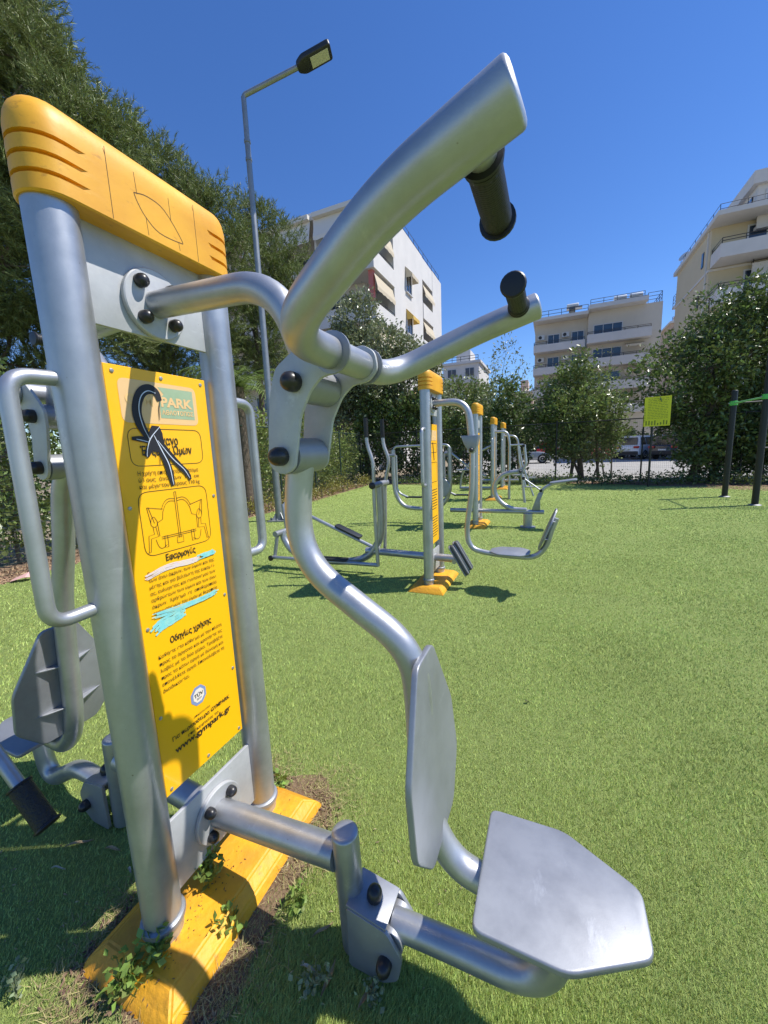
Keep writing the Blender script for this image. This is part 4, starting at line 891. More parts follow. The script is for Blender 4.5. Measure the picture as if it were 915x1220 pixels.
tree('round_shrub', 'green round shrub behind the fence beside the olive-like tree', 'shrub', at(560, 560, 21)[:2], bl([(548, 475, 28), (580, 480, 26), (562, 500, 34), (600, 510, 26), (535, 510, 28), (620, 520, 22)], 21), 330, .19, LEAFM, BARK2, 3, .08)
tree('slender_tree', 'slender sparse tree with open branches behind the last machines', 'tree', at(605, 570, 18)[:2], bl([(603, 418, 16), (590, 440, 17), (618, 440, 16), (598, 465, 22), (620, 475, 20), (585, 480, 18), (610, 500, 24)], 18, .95), 170, .14, LEAFG, BARK2, 3, .05, leaves=7)
tree('dense_bush_tree', 'dense dark green bushy tree with several thin trunks behind the fence', 'tree', at(690, 566, 15)[:2], bl([(688, 440, 18), (672, 462, 24), (705, 460, 22), (655, 490, 24), (685, 490, 32), (718, 490, 26), (645, 515, 18), (670, 525, 28), (705, 525, 30), (728, 515, 18), (690, 425, 8)], 15), 1000, .14, LEAFM, BARK, 6, .065)
tree('bare_tree', 'thin nearly bare tree with upright twigs beside the dense bushy tree', 'tree', at(728, 568, 15.6)[:2], bl([(722, 440, 16), (735, 460, 18), (715, 470, 18), (740, 490, 18), (728, 420, 12)], 15.6), 16, .09, LEAFG, BARK2, 3, .035, leaves=3)
tree('large_leafy_tree', 'large spreading leafy tree behind the pull-up rig', 'tree', at(848, 572, 12.6)[:2], bl([(905, 350, 26), (870, 385, 34), (835, 405, 24), (905, 405, 40), (800, 425, 24), (850, 435, 40), (772, 445, 18), (790, 465, 26), (900, 465, 46), (835, 485, 40), (780, 488, 16), (830, 528, 30), (870, 520, 44), (920, 520, 40), (806, 500, 22), (845, 355, 12), (940, 380, 40), (950, 460, 50)], 12.6), 700, .15, LEAFD, BARK, 2, .13)
hedge('dark_shrub_row', 'dark shrubs filling the gap under the large leafy tree', np.array([10.4, 12.6]), np.array([14.5, 10.4]), 1.7, .5, 1100, .12, LEAFD, .7)
hedge('street_hedge', 'sunlit yellow-green hedge beyond the parked cars', np.array([17.0, 36.0]), np.array([26, 31.5]), 1.9, .9, 200, .26, LEAFY, 1.2)
#@@BUILD
# ================================================================== buildings
WHITE = mat('white_render', (0.62, 0.60, 0.57), .85, col2=(0.56, 0.545, 0.52), vscale=.7, bump=.15, bscale=30)
BEIGE = mat('beige_render', (0.58, 0.50, 0.34), .85, col2=(0.54, 0.46, 0.31), vscale=.6, bump=.15, bscale=30)
BEIGE2 = mat('cream_render', (0.58, 0.53, 0.44), .85, col2=(0.53, 0.48, 0.40), vscale=.6, bump=.15, bscale=30)
GLASS = mat('window_glass', (0.03, 0.05, 0.08), .08, spec=.8); FRAMEM = mat('window_frame', (0.55, 0.55, 0.54), .5); SHUT = mat('shutter', (.42, .36, .28), .7)
AWN = mat('awning_cloth', (0.60, 0.52, 0.38), .8, trans=.15); AWNY = mat('awning_yellow', (0.70, 0.48, 0.12), .8, trans=.2); AWNW = mat('awning_white', (.66, .64, .60), .8)
RAILM = mat('rail_dark', (0.03, 0.028, 0.03), .5); ACM = mat('ac_white', (.6, .6, .58), .5); BRICKP = mat('pink_paint', (.55, .17, .15), .8)
class Bld:
    """building on the street grid; local axes: a along D, b along N, z up, origin at a corner"""
    def __init__(s, name, label, o, group=None):
        s.o = np.array([o[0], o[1], 0.]); s.e = tag(empty(name, s.o, -YAW), label, 'building', group)
    # Empty is turned by -YAW: local x = N (b), local y = D (a)
    def p(s, a, b, z): return np.array([b, a, z], float)
    def box(s, name, a0, a1, b0, b1, z0, z1, m_, parent=None, bevel=0.0):
        c = s.p((a0 + a1) / 2, (b0 + b1) / 2, (z0 + z1) / 2); sz = (abs(b1 - b0), abs(a1 - a0), abs(z1 - z0))
        return mesh(name, *MB().box(c, sz).__dict__.values(), m_, parent or s.e, False)
    def window(s, side, t0, t1, z0, z1, pos, bars=1, m_=None, sill=True):
        """side 'a': wall facing -a (front) at a=pos, t along b ; side 'b': wall facing +b at b=pos, t along a"""
        d_ = .07
        def bx(name, u0, u1, w0, w1, o0, o1, mm, par):
            if side == 'a': return s.box(name, pos - o1, pos - o0, u0, u1, w0, w1, mm, par)
            return s.box(name, u0, u1, pos + o0, pos + o1, w0, w1, mm, par)
        w_ = bx('window', t0, t1, z0, z1, -.05, .012, DARK, s.e)
        n_ = bars + 1; st = (t1 - t0) / n_; f = .06
        for i in range(n_): bx('pane', t0 + st * i + f, t0 + st * (i + 1) - f / 2, z0 + f, z1 - f, .012, .022, m_ or GLASS, w_)
        bx('frame', t0 - f, t0 + f * .6, z0 - f, z1 + f, .012, d_, FRAMEM, w_); bx('frame', t1 - f * .6, t1 + f, z0 - f, z1 + f, .012, d_, FRAMEM, w_)
        bx('frame', t0 + f * .6, t1 - f * .6, z1 - f * .6, z1 + f, .012, d_ - .003, FRAMEM, w_)
        for i in range(1, n_): bx('frame', t0 + st * i - .03, t0 + st * i + .03, z0, z1 - f, .013, d_ - .006, FRAMEM, w_)
        if sill: bx('sill', t0 - .12, t1 + .12, z0 - .12, z0 - f, .012, d_ + .08, FRAMEM, w_)
        return w_
    def rail(s, name, pts, z0, z1, nb=3, parent=None, r=.02):
        mb = MB()
        for k in range(nb): z = z0 + (z1 - z0) * (k + 1) / nb; mb.tube([s.p(a, b, z) for a, b in pts], r, 5)
        for (a0, b0), (a1, b1) in zip(pts[:-1], pts[1:]):
            L = math.hypot(a1 - a0, b1 - b0); n_ = max(1, int(L / 1.2))
            for i in range(n_ + 1): t = i / n_; mb.tube([s.p(a0 + (a1 - a0) * t, b0 + (b1 - b0) * t, z0), s.p(a0 + (a1 - a0) * t, b0 + (b1 - b0) * t, z1)], r, 5)
        return mb.obj(name, RAILM, parent or s.e, False)
    def awning(s, side, t0, t1, z, pos, out, drop, m_, thick=.03):
        V = []; F = []; n_ = max(4, int((t1 - t0) / .3))
        def q(t, o, zz): return s.p(pos - o, t, zz) if side == 'a' else s.p(t, pos + o, zz)
        aw = mesh('awning', [q(t0, .02, z), q(t1, .02, z), q(t1, out, z - drop), q(t0, out, z - drop), q(t0, .02, z - thick), q(t1, .02, z - thick), q(t1, out, z - drop - thick), q(t0, out, z - drop - thick)], [(0, 1, 2, 3), (7, 6, 5, 4), (0, 4, 5, 1), (2, 6, 7, 3), (1, 5, 6, 2), (0, 3, 7, 4)], m_, s.e, False)
        for i in range(n_ + 1):
            t = t0 + (t1 - t0) * i / n_; dz = .22 + .05 * (i % 2); V += [q(t, out + .005, z - drop), q(t, out + .005, z - drop - dz)]
        F = [(2 * i, 2 * i + 2, 2 * i + 3, 2 * i + 1) for i in range(n_)]
        mesh('valance', V, F, m_, aw, False)
        if side == 'b' and out > .5:
            for t in (t0, t1): mesh('cheek', [q(t, .02, z), q(t, out, z - drop), q(t, out, z - drop - .22), q(t, .02, z - drop - .22), ], [(0, 1, 2, 3)], m_, aw, False)
        return aw
    def ac(s, side, t, z, pos):
        a = s.box('air_conditioner', *((pos - .3, pos - .02, t, t + .8) if side == 'a' else (t, t + .8, pos + .02, pos + .3)), z, z + .55, ACM)
        c = s.p(pos - .31, t + .3, z + .28) if side == 'a' else s.p(t + .3, pos + .31, z + .28)
        lathe('fan_grille', [(.2, 0), (.2, .012), (.05, .014)], c, (-Y3 if side == 'a' else X3), DARK, a, 14)
# ---- white block on the left
K = gnd(440, 216, 17.0)
B = Bld('apartment_building', 'white apartment block with awnings and long balconies behind the olive-like tree', K)
B.box('wall', 3.6, 10.0, -13, 0, 0, 17.0, WHITE); B.box('wall', 10.0, 13.0, -13, -1.5, 0, 17.0, WHITE); B.box('wall', 13.0, 16.0, -13, 0, 0, 17.0, WHITE)
B.box('wall', 1.5, 3.6, -13, -1.3, 0, 15.9, WHITE); B.box('parapet_wall', 10.0, 13.0, -1.5, -.02, 15.3, 16.97, WHITE); B.box('corner_pillar', 3.2, 4.5, -.4, .12, 0, 16.95, WHITE)
rf = B.box('roof', -.1, 3.2, -13, .1, 15.9, 16.3, WHITE)
B.rail('roof_rail', [(3.7, -12.8), (3.7, -.2), (15.9, -.2)], 17.0, 17.7, 2)
for zf in (12.3, 9.35, 6.4, 3.45):
    bl_ = B.box('balcony', -.2, 3.2, -13, .15, zf, zf + .22, WHITE)
    B.box('balcony_parapet', -.2, -.08, -13, .15, zf + .22, zf + 1.05, WHITE, bl_); B.box('balcony_parapet', -.08, 3.2, .03, .15, zf + .22, zf + 1.05, WHITE, bl_)
    B.rail('balcony_rail', [(-.14, -12.9), (-.14, .09), (3.2, .09)], zf + 1.05, zf + 1.25, 1, bl_)
    B.window('b', 1.7, 3.1, zf + .3, zf + 2.4, -1.3, 1, None, False)
    for t in (-4.2, -7.6, -11): B.window('a', t, t + 2.2, zf + .3, zf + 2.4, 1.5, 1, None, False)
    B.awning('b', .1, 3.1, zf + 2.75, .0, .22, .75, AWN)
    if zf < 12:
        B.awning('a', -6.6, -4.3, zf + 2.75, -.1, .5, .5, AWN)
for (a, b) in ((-3.85, -.4), (-6.6, -4.15), (-9.6, -6.9)): B.awning('a', a, b, 15.85, -.1, .28, 1.05, AWNW); B.box('awning_cassette', -.42, -.1, a, b, 15.86, 16.12, AWNW)
B.box('divider', -.1, 1.4, -3.95, -3.8, 13.35, 15.9, WHITE); B.box('pillar', .05, .35, -.35, -.05, 9.6, 12.3, BRICKP)
for zf in (13.0, 10.1, 7.2, 4.3):
    B.window('b', 5.9, 7.0, zf, zf + 1.35, 0.0, 1); B.awning('b', 5.8, 7.3, zf + 1.65, 0, .55, .55, AWN if zf > 12 else AWNY)
    lg = B.box('loggia', 10.0, 13.0, -1.5, .06, zf - .75, zf - .55, WHITE); B.box('balcony_parapet', 10.0, 13.0, -.06, .06, zf - .55, zf + .45, WHITE, lg)
    B.window('b', 10.5, 12.5, zf - .45, zf + 1.6, -1.5, 1, None, False); B.awning('b', 10.05, 12.95, zf + 1.9, -.02, .25, .7, AWN)
    pk = B.box('flower_box', .5, 1.6, -.35, -.02, zf + .0, zf + .25, SHUT) if zf == 13.0 else None
# ---- beige block on the right
K2 = gnd(849, 268, 16.0)
B2 = Bld('apartment_building', 'beige apartment block with white curved balconies behind the large leafy tree', K2)
B2.box('wall', 0, 8.2, 0, 15, 0, 15.75, BEIGE); B2.box('roof', -1.9, 8.5, -.25, 15, 15.75, 16.05, WHITE); B2.box('cornice', -.06, 8.3, -.06, 15, 12.95, 13.1, WHITE)
B2.box('drain_pipe', .35, .45, -.1, 0.0, 0, 15.7, WHITE)
B2.rail('roof_rail', [(8.3, .2), (-.6, .2), (-.6, 6)], 16.05, 16.95, 3)
for zf in (13.15, 10.35, 7.55, 4.75):
    bo_ = B2.box('balcony', -1.9, 0, 0.05, 15, zf, zf + .2, WHITE)
    B2.box('balcony_parapet', -1.9, -1.78, 0.05, 15, zf + .2, zf + .85, WHITE, bo_); B2.box('balcony_parapet', -1.78, 0, 0.05, .17, zf + .2, zf + .85, WHITE, bo_)
    B2.rail('balcony_rail', [(-.05, .11), (-1.84, .11), (-1.84, 14.9)], zf + .85, zf + 1.2, 2, bo_, .025)
    B2.window('a', 2.0, 3.0, zf + .25, zf + 2.3, 0, 0, None, False); B2.window('a', 4.6, 6.8, zf + .25, zf + 2.3, 0, 1, None, False)
    bb = B2.box('balcony', 8.2, 9.2, -.02, 2.5, zf, zf + .2, WHITE); B2.rail('balcony_rail', [(8.25, .02), (9.15, .02), (9.15, 2.4)], zf + .2, zf + 1.1, 3, bb)
for a_, z_ in ((1.25, 13.75), (1.65, 11.0), (1.65, 8.2)):
    w_ = B2.box('window', a_, a_ + .45, -.03, .05, z_, z_ + 1.05, DARK); B2.box('pane', a_ + .04, a_ + .41, -.045, -.03, z_ + .05, z_ + 1.0, GLASS, w_)
for a_ in (1.2, 6.8):
    t_ = tube('water_tank', [B2.p(a_, .6, 16.75), B2.p(a_, 1.9, 16.75)], .28, STEEL, B2.e, 14, dome=.06); B2.box('solar_panel', a_ - 1.3, a_ - .2, .6, 2.4, 16.3, 16.4, GLASS)
lathe('satellite_dish', [(.05, 0), (.3, .06), (.42, .16), (.4, .16), (.05, .03)], B2.p(7.6, .3, 16.9), (-.6, -.5, .5), ACM, B2.e, 18)
K4 = gnd(905, 205, 19.0) 
B4 = Bld('apartment_building', 'tall white corner block with blue windows at the right of the beige block', K4)
B4.box('wall', 0, 9, 0, 10, 0, 18.2, WHITE); B4.box('roof', -.35, 9.2, -.35, 10, 18.2, 19.0, WHITE)
BLUEG = mat('blue_glass', (.10, .22, .42), .1, spec=.8)
for zf in (15.2, 12.2, 9.2, 6.2):
    B4.window('a', .5, 3.4, zf + .9, zf + 2.6, 0, 2, BLUEG); bo_ = B4.box('balcony', -1.3, 0, -.3, 10, zf - .2, zf, WHITE); B4.box('balcony_parapet', -1.3, -1.2, -.3, 10, zf, zf + .7, WHITE, bo_); B4.rail('balcony_rail', [(0, -.25), (-1.25, -.25), (-1.25, 9.9)], zf + .7, zf + 1.0, 2, bo_, .025)
    w_ = B4.box('window', .6, 2.6, -.06, .05, zf + .9, zf + 2.6, DARK)
    for i in range(2): B4.box('pane', .65 + i, 1.55 + i, -.08, -.06, zf + .95, zf + 2.55, BLUEG, w_)
# ---- cream block across the car park
K3 = gnd(638, 385, 16.5)
B3 = Bld('apartment_building', 'cream apartment block with stacked white balconies beyond the parked cars', K3)
B3.box('wall', 0, 12, 0, 5.9, 0, 16.2, BEIGE2); B3.box('wall', -.9, 12, 5.9, 13.2, 0, 16.5, BEIGE2); B3.box('roof', -1.7, 12.2, -.2, 5.85, 16.2, 16.55, WHITE); B3.box('roof', -2.3, 12.2, 5.85, 11.6, 16.5, 16.95, WHITE)
B3.rail('roof_rail', [(12, .1), (-1.2, .1), (-1.2, 5.8)], 16.55, 17.35, 2, None, .03); B3.rail('roof_rail', [(-1.8, 6), (-1.8, 11.3)], 16.95, 17.6, 2, None, .03); B3.rail('roof_rail', [(-.8, 11.8), (-.8, 13.1), (11, 13.1)], 16.5, 17.6, 3, None, .03)
for zf in (12.6, 9.9, 7.2, 4.5):
    b1 = B3.box('balcony', -1.5, 0, -.1, 5.6, zf, zf + .2, WHITE); B3.box('balcony_parapet', -1.5, -1.38, -.1, 5.6, zf + .2, zf + .85, WHITE, b1); B3.rail('balcony_rail', [(0, -.05), (-1.44, -.05), (-1.44, 5.5)], zf + .85, zf + 1.2, 2, b1, .03)
    b2 = B3.box('balcony', -2.2, -.9, 5.75, 12.1, zf + .15, zf + .35, WHITE); B3.box('balcony_parapet', -2.2, -2.08, 5.75, 12.1, zf + .35, zf + 1.1, WHITE, b2); B3.box('balcony_parapet', -2.08, -.9, 11.98, 12.1, zf + .35, zf + 1.1, WHITE, b2); B3.rail('balcony_rail', [(-2.14, 5.8), (-2.14, 12)], zf + 1.1, zf + 1.4, 2, b2, .03)
    for t in (1.5, 4.2): B3.window('a', t, t + 1.3, zf + .3, zf + 2.2, 0, 1, None, False)
    for t in (.3, 3.1): B3.ac('a', t, zf + 1.7, 0)
    B3.window('a', 6.5, 9.4, zf + .45, zf + 2.35, -.9, 2, None, False); B3.awning('a', 9.7, 11.6, zf + 2.6, -.9, 1.1, .35, AWN) if zf < 12 else None
for t in (3.6, 8.6, 10.2):
    tube('water_tank', [B3.p(.3, t, 17.9), B3.p(.3, t + 1.2, 17.9)], .26, ACM, B3.e, 12, dome=.05); B3.box('solar_panel', -.9, .1, t - .1, t + 1.6, 17.3, 17.4, GLASS)
    B3.box('tank_frame', .2, .4, t + .2, t + .9, 16.5, 17.6, STEEL)
B3.box('pergola', .2, 3, 10.3, 11.4, 16.5, 18.2, STEEL) if False else None
# ---- distant blocks
def far_block(px0, px1, pytop, depth, label, m_, floors=4):
    c0 = at(px0, pytop, depth); wdt = (px1 - px0) * depth / FPX; b = Bld('apartment_building', label, c0); H = c0[2]
    b.box('wall', 0, 10, 0, wdt, 0, H, m_); b.box('roof', -.3, 10.2, -.3, wdt + .3, H, H + .35, WHITE); b.rail('roof_rail', [(0, .1), (0, wdt - .1)], H + .35, H + 1.1, 2, None, .04)
    for k in range(floors):
        zf = H - 3.0 * (k + 1)
        bo = b.box('balcony', -1.3, 0, 0, wdt, zf, zf + .25, WHITE); b.box('balcony_parapet', -1.3, -1.2, 0, wdt, zf + .25, zf + 1.0, WHITE, bo)
        n_ = max(2, int(wdt / 3.2))
        for i in range(n_): b.window('a', wdt * (i + .25) / n_, wdt * (i + .75) / n_, zf + .5, zf + 2.4, 0, 1, None, False)
    b.box('stair_tower', 2, 6, wdt * .3, wdt * .7, H, H + 2.4, m_)
    return b
far_block(528, 568, 437, 62, 'distant pale apartment block seen over the yellow cap of the leg press', WHITE)
far_block(612, 633, 470, 66, 'distant pinkish apartment block seen between slender tree and cream block', mat('pink_render', (.52, .40, .34), .85), 3)
far_block(800, 830, 385, 78, 'distant apartment block in the gap between cream and beige blocks', mat('tan_render', (.50, .36, .26), .85), 5)
# ================================================================== parked cars
TYRE = mat('tyre', (.015, .015, .016), .8); RIM = mat('rim', (.45, .46, .47), .3, metal=.8); TAIL = mat('tail_lamp', (.45, .01, .01), .2, coat=.5); PLATE = mat('number_plate', (.7, .7, .68), .5); CGLASS = mat('car_glass', (.015, .02, .025), .06, spec=.8); BUMP = mat('bumper_plastic', (.03, .03, .032), .6)
def car(name, label, pos, yaw, paint, L=4.5, W=1.82, H=1.62, suv=True):
    t = tag(empty(name, (pos[0], pos[1], 0)), label, 'car', 'cars parked beyond the fence'); t.rotation_euler = (0, 0, yaw)
    zb = .32 if suv else .25; zs = H * .60; x0, x1 = -L / 2, L / 2
    side = [(x0 + .06, zb), (x0, zb + .22), (x0 + .03, zs - .25), (x0 + .10, zs), (x1 - 1.15, zs - .02), (x1 - .30, zs - .12), (x1 - .05, zs - .30), (x1, zb + .25), (x1 - .08, zb)]
    body = bev_prism('body', [tuple(p[:2]) for p in fil([(a, b, 0) for a, b in side], .10, 3, True)], W, ((0, 0, 0), X3, Z3, -Y3), paint, t, .07, 3)
    r0, r1 = (x0 + .30, x0 + .42) if suv else (x0 + .55, x0 + .95); f0, f1 = x1 - 1.25, x1 - 1.95
    V = []; w0, w1 = W / 2 - .05, W / 2 - .20
    for (xr, xf, w_, z) in ((x0 + .14, f0, w0, zs - .03), (r0, f0 - .28, (w0 + w1) / 2, (zs + H) / 2), (r1 - .06, f1 - .0, w1, H - .05), (r1 + .12, f1 - .18, w1 - .12, H)):
        V += [(xr, -w_, z), (xf, -w_, z), (xf, w_, z), (xr, w_, z)]
    F = [(i * 4 + k, i * 4 + (k + 1) % 4, i * 4 + 4 + (k + 1) % 4, i * 4 + 4 + k) for i in range(3) for k in range(4)] + [(12, 13, 14, 15), (3, 2, 1, 0)]
    mesh('cabin', V, F, paint, t)
    def lerp(za):     # cabin section at height fraction
        k = (za - (zs - .03)) / ((H - .05) - (zs - .03)); xr = (x0 + .14) * (1 - k) + (r1 - .06) * k; xf = f0 * (1 - k) + f1 * k; w_ = w0 * (1 - k) + w1 * k; return xr, xf, w_
    za, zc = zs + .04, H - .13; A = lerp(za); C_ = lerp(zc)
    # follow the two-part side surface: push the panes a little outside the cabin
    for sg in (-1, 1):
        for u0, u1 in ((.07, .28), (.31, .62), (.65, .93)):
            q = [(A[0] + (A[1] - A[0]) * u0, sg * (A[2] + .03), za), (A[0] + (A[1] - A[0]) * u1, sg * (A[2] + .03), za), (C_[0] + (C_[1] - C_[0]) * u1, sg * (C_[2] + .03), zc), (C_[0] + (C_[1] - C_[0]) * u0, sg * (C_[2] + .03), zc)]
            q2_ = [(a, b - sg * .08, c) for a, b, c in q]
            mesh('side_window', q + q2_, [(0, 1, 2, 3), (7, 6, 5, 4), (0, 4, 5, 1), (1, 5, 6, 2), (2, 6, 7, 3), (3, 7, 4, 0)], CGLASS, t, False)
    for nm, xa, xc, sg in (('rear_window', A[0] - .03, C_[0] - .05, -1), ('windscreen', A[1] + .02, C_[1] + .03, 1)):
        q = [(xa, -A[2] + .14, za), (xa, A[2] - .14, za), (xc, C_[2] - .12, zc), (xc, -C_[2] + .12, zc)]; q2_ = [(a - sg * .1, b, c) for a, b, c in q]
        mesh(nm, q + q2_, [(0, 1, 2, 3), (7, 6, 5, 4), (0, 4, 5, 1), (1, 5, 6, 2), (2, 6, 7, 3), (3, 7, 4, 0)], CGLASS, t, False)
    for sg in (-1, 1):
        bev_box('tail_light', (x0 + .04, sg * (W / 2 - .20), zs - .14), (.12, .36, .17), TAIL, t, .02)
        bev_box('headlight', (x1 - .10, sg * (W / 2 - .22), zs - .27), (.14, .36, .14), PLATE, t, .02)
        bev_box('mirror', (f0 - .35, sg * (W / 2 + .08), zs + .08), (.12, .2, .14), paint, t, .03)
        for xw in (x0 + .85, x1 - .85):
            wh = lathe('wheel', [(.20, -.11), (.32, -.11), (.345, -.08), (.345, .08), (.32, .11), (.20, .11)], (xw, sg * (W / 2 - .10), .345), Y3 * sg, TYRE, t, 24)
            lathe('rim', [(.22, .095), (.21, .118), (.06, .10), (.05, .125), (.01, .127)], (xw, sg * (W / 2 - .10), .345), Y3 * sg, RIM, wh, 20)
    bev_box('rear_bumper', (x0 + .03, 0, zb + .16), (.16, W - .12, .26), BUMP if suv else paint, t, .04)
    bev_box('number_plate', (x0 - .035, 0, zs - .33), (.012, .5, .11), PLATE, t, .002)
    return t
WP = mat('car_white', (.78, .79, .80), .25, coat=.8); DP = mat('car_dark', (.02, .022, .026), .25, coat=.8); RP_ = mat('car_red', (.50, .02, .015), .25, coat=.8); BP = mat('car_blue', (.10, .17, .28), .25, coat=.8); SP = mat('car_silver', (.40, .41, .42), .3, metal=.5, coat=.5)
cy = R_(90 - 62)
def cpos(x, y, back=1.5): g = gnd(x, y); return np.array([g[0] + math.cos(cy) * back, g[1] + math.sin(cy) * back])
c0_ = cpos(752, 547); lat = np.array([math.sin(cy), -math.cos(cy)])
car('parked_car', 'white parked estate car with red tail lights between red and dark cars', c0_, cy, WP, H=1.74)
car('parked_car', 'dark parked car next to the white estate car, below the yellow notice', c0_ + lat * 2.45, cy, DP, H=1.70)
car('parked_car', 'small bright red parked car next to the white estate car', c0_ - lat * 2.5 + np.array([.6, .3]), cy, RP_, L=3.9, H=1.48, suv=False)
car('parked_car', 'dull blue parked car beyond the small red car', c0_ - lat * 5.0 + np.array([1.2, .6]), cy, BP, L=4.2, H=1.5, suv=False)
s1 = gnd(622, 552); car('parked_car', 'silver parked car seen through the fence behind the last machines', s1[:2], R_(-20), SP, suv=False, H=1.46)
s2 = gnd(655, 545); car('parked_car', 'red parked hatchback seen through the fence left of the dense bushy tree', s2[:2], R_(-20), RP_, L=4.0, suv=False, H=1.48)
s3 = gnd(585, 549); car('parked_car', 'white parked van-like car seen through the fence behind the machines', s3[:2] + np.array([0, 1.5]), R_(-20), WP, H=1.75)
# ================================================================== small things on the ground
WEED = mat('weed_leaf', (.20, .30, .06), .5, island=.35, trans=.3); STRAW = mat('dry_leaf', (.42, .33, .18), .8, col2=(.30, .22, .12), vscale=30); LITTER = mat('pink_paper', (.60, .36, .33), .8)
def weed(label, pos, n, h, spread, leaf=.022, mat_=None):
    pos = np.array(pos); t = tag(empty('weed_plant', pos), label, 'weed', 'weeds round the yellow foot')
    st = MB(); Ps = []; 
    for k in range(n):
        a = rng.uniform(0, 6.28); e = np.array([math.cos(a) * spread * rng.uniform(.2, 1), math.sin(a) * spread * rng.uniform(.2, 1), h * rng.uniform(.5, 1.1)])
        pts = smooth_path([np.zeros(3), e * np.array([.3, .3, .6]), e], 4); st.tube(pts, list(np.linspace(.0016, .0008, len(pts))), 4)
        for j in range(7): q = pts[rng.integers(2, len(pts))] + rng.normal(size=3) * .012; q[2] = max(q[2], .01); Ps.append(q)
    st.obj('stem', mat_ or WEED, t); Ps = np.array(Ps); V, F = leaf_mesh(Ps, np.array([0, 0, .6]) + rng.normal(size=Ps.shape) * .3, rng.uniform(leaf * .7, leaf * 1.3, len(Ps)), .75); fast('foliage', V, F, mat_ or WEED, t)
    return t
def gp_(x, y, z=.0): g = gnd(x, y, z); return (g[0], g[1], z)
zb5 = .05 * SC
weed('leafy weed growing up between the posts on the yellow foot', gp_(248, 1050, zb5), 20, .10, .07); weed('leafy weed growing at the collar of the near post', gp_(190, 1140, zb5), 13, .07, .05)
weed('low weed spilling over the near edge of the yellow foot', gp_(150, 1175, .03), 16, .06, .08); weed('small weed beside the lower front edge of the yellow foot', gp_(275, 1110, .0), 10, .07, .05)
weed('seeding weed stalk alone in the shaded turf', gp_(20, 1190), 6, .10, .03, .016, mat('weed_pale', (.26, .32, .18), .6, island=.3, trans=.3)); weed('pale grey weed tuft beside the fallen leaves', gp_(372, 1178), 10, .05, .05, .016, MATS['weed_pale'])
weed('small pale weed under the front seat', gp_(445, 1190), 8, .04, .04, .014, MATS['weed_pale']); weed('low green weed by the far corner of the yellow foot', gp_(330, 942), 12, .05, .06)
weed('tiny weed at the bracket of the front seat', gp_(352, 1080), 8, .06, .05)
def fallen(label, x, y, L, W, a, m_=None, z=.012):
    g = gnd(x, y); ca, sa = math.cos(a), math.sin(a); ex, ey = np.array([ca, sa, 0]), np.array([-sa, ca, 0]); V = []; n_ = 9
    for i in range(n_):
        t = i / (n_ - 1); w_ = W * math.sin(math.pi * min(.98, max(.03, t))) ** .8; zc = .006 * math.sin(t * 5 + a)
        for s_, zz in ((-1, .004), (0, 0), (1, .004)): V.append(ex * (t - .5) * L + ey * s_ * w_ / 2 + Z3 * (z + zz + zc))
    F = [(3 * i + k, 3 * i + 3 + k, 3 * i + 4 + k, 3 * i + 1 + k) for i in range(n_ - 1) for k in range(2)]
    o = tag(mesh('fallen_leaf', V, F, m_ or STRAW), label, 'leaf', 'fallen leaves under the machine'); o.location = (g[0], g[1], 0); return o
fallen('long dry straw-coloured leaf standing out under the front bracket', 392, 1170, .085, .012, R_(70)); fallen('narrow brown leaf pointing away under the front seat', 437, 1190, .075, .012, R_(55))
fallen('dry leaf lying near the bracket foot', 385, 1112, .07, .010, R_(35)); fallen('curled dry leaf in the shade behind the near post', 95, 1008, .09, .013, R_(20)); fallen('dry leaf beside the curled one behind the near post', 135, 1015, .06, .012, R_(-5))
fallen('pale thin leaf in the shade by the near post', 70, 1038, .05, .006, R_(0), mat('pale_leaf', (.5, .47, .36), .8)); fallen('small pale leaf near the near post collar', 155, 1040, .03, .008, R_(-40), MATS['pale_leaf']); fallen('small dark leaf alone on the open turf', 628, 838, .022, .016, R_(20), mat('dark_leaf', (.06, .05, .03), .8))
fallen('pale scrap of leaf by the front seat tube', 368, 1158, .05, .008, R_(-15), MATS['pale_leaf'])
g = gnd(12, 695); lt = tag(mesh('paper_litter', [(0, 0, .02), (.16, .03, .06), (.22, .14, .03), (.10, .16, .09), (-.04, .10, .03)], [(0, 1, 3), (1, 2, 3), (0, 3, 4)], LITTER, None, False), 'crumpled pink paper scrap at the edge of the turf', 'litter'); lt.location = (g[0], g[1], 0)
# crumbs of soil, bark and dry bits scattered on the foot block and on the soil
def crumbs(name, n, fn, s0, s1, m_, label):
    V = []; F = []
    for k in range(n):
        c = np.array(fn()); s_ = rng.uniform(s0, s1); d1 = unit(rng.normal(size=3)); d2 = unit(np.cross(d1, rng.normal(size=3))); d3 = np.cross(d1, d2); o = len(V)
        c[2] += s_ * .3; V += [c + d1 * s_ * 1.8, c + d2 * s_ * .6, c - d1 * s_ * 1.8, c - d2 * s_ * .6, c + d3 * s_ * .6, c - d3 * s_ * .6]
        F += [(o, o + 1, o + 4), (o + 1, o + 2, o + 4), (o + 2, o + 3, o + 4), (o + 3, o, o + 4), (o + 1, o, o + 5), (o + 2, o + 1, o + 5), (o + 3, o + 2, o + 5), (o, o + 3, o + 5)]
    return tag(mesh(name, V, F, m_, None, False), label, 'debris', None, 'stuff')
def on_block():
    u, s_ = rng.normal(-.16, .10) if rng.random() < .7 else rng.uniform(-.25, .25), abs(rng.normal(.04, .035)); q = C1 + D * u * SC + N * s_ * SC; return (q[0], q[1], (.054) * SC)
def on_litter():
    return (rng.uniform(-1.6, .35), rng.uniform(.55, 1.25), .006)
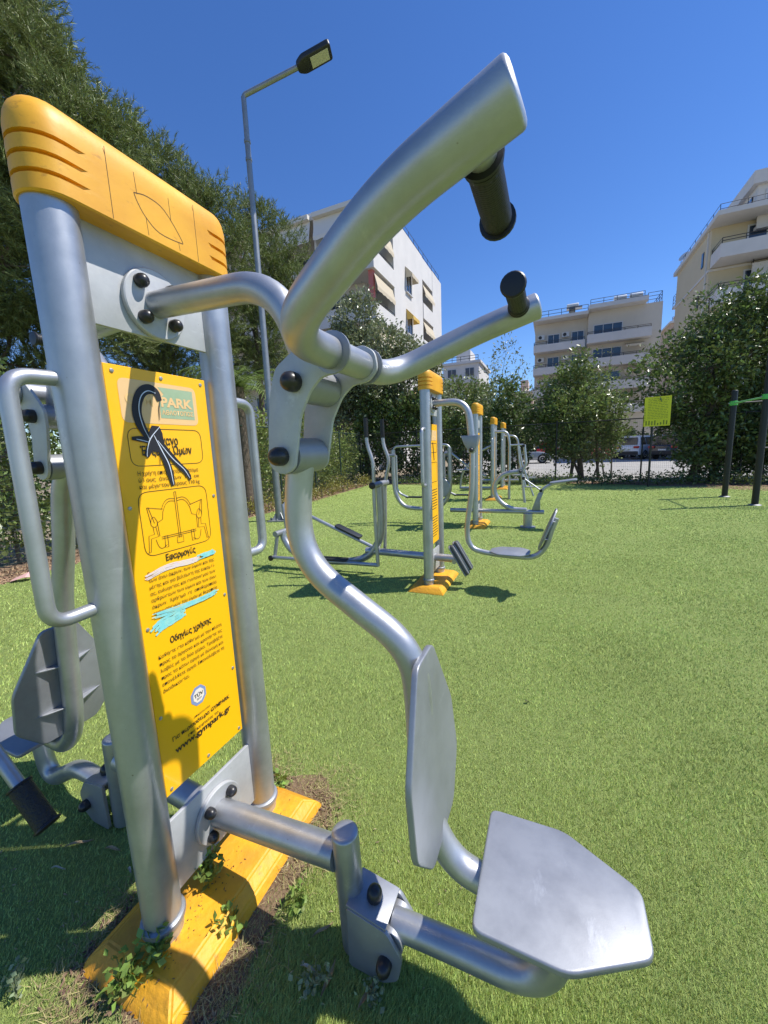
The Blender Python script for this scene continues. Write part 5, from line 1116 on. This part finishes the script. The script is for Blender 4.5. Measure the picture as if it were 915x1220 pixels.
def on_soil():
    a = rng.uniform(0, 6.28); u, s_ = .40 * math.copysign(abs(math.cos(a)) ** .5, math.cos(a)), .235 * math.copysign(abs(math.sin(a)) ** .5, math.sin(a)); k = rng.normal(1, .07); q = C1 + D * u * k + N * (s_ * k + .02); return (q[0], q[1], .005)
def straw():
    n = 5200; a = rng.uniform(0, 2 * math.pi, n); k = np.abs(rng.normal(1.0, .22, n))
    u = .40 * np.sign(np.cos(a)) * np.abs(np.cos(a)) ** .6 * k; s_ = .235 * np.sign(np.sin(a)) * np.abs(np.sin(a)) ** .6 * k + .02
    ok = ~((np.abs(u) < .35) & (np.abs(s_) < .185)); u, s_ = u[ok], s_[ok]; n = len(u)
    p = np.stack([C1[0] + D[0] * u + N[0] * s_, C1[1] + D[1] * u + N[1] * s_, rng.uniform(.004, .010, n)], 1)
    d_ = unit(rng.normal(size=(n, 3)) * np.array([1, 1, .35]) + np.array([0, 0, .25])); q = unit(np.cross(d_, np.array([0, 0, 1.]))) * rng.uniform(.0006, .0014, n)[:, None]; L = rng.uniform(.015, .05, n)[:, None]
    V = np.empty((n, 3, 3), np.float32); V[:, 0] = p - q; V[:, 1] = p + q; V[:, 2] = p + d_ * L
    return V.reshape(-1, 3), np.arange(n * 3).reshape(-1, 3)
tag(fast('dry_grass', *straw(), mat('straw_blade', (.36, .30, .14), .7, island=.45, trans=.2)), 'dry straw-coloured grass bits on the soil round the yellow foot', 'grass', None, 'stuff')
crumbs('shade_litter', 260, on_litter, .0016, .0055, mat('shade_bits', (.30, .24, .14), .9, island=.5), 'small dry bits scattered in the turf near the machine')
crumbs('soil_crumbs', 110, on_block, .0012, .0035, mat('crumb', (.16, .09, .04), .9), 'brown crumbs lying on the yellow foot')
crumbs('bark_crumbs', 900, on_soil, .002, .008, mat('bark_bits', (.20, .13, .08), .9, island=.5), 'brown soil and bark bits round the yellow foot')
def on_mulch(): t = rng.random(); q = A0 + (A1 - A0) * t; k = rng.uniform(-.75, .05); return (q[0] + k, q[1] + .2, .0)
crumbs('leaf_litter', 5000, on_mulch, .008, .026, mat('litter_bits', (.33, .22, .13), .9, island=.5), 'dry brown leaf litter along the left edge of the turf')
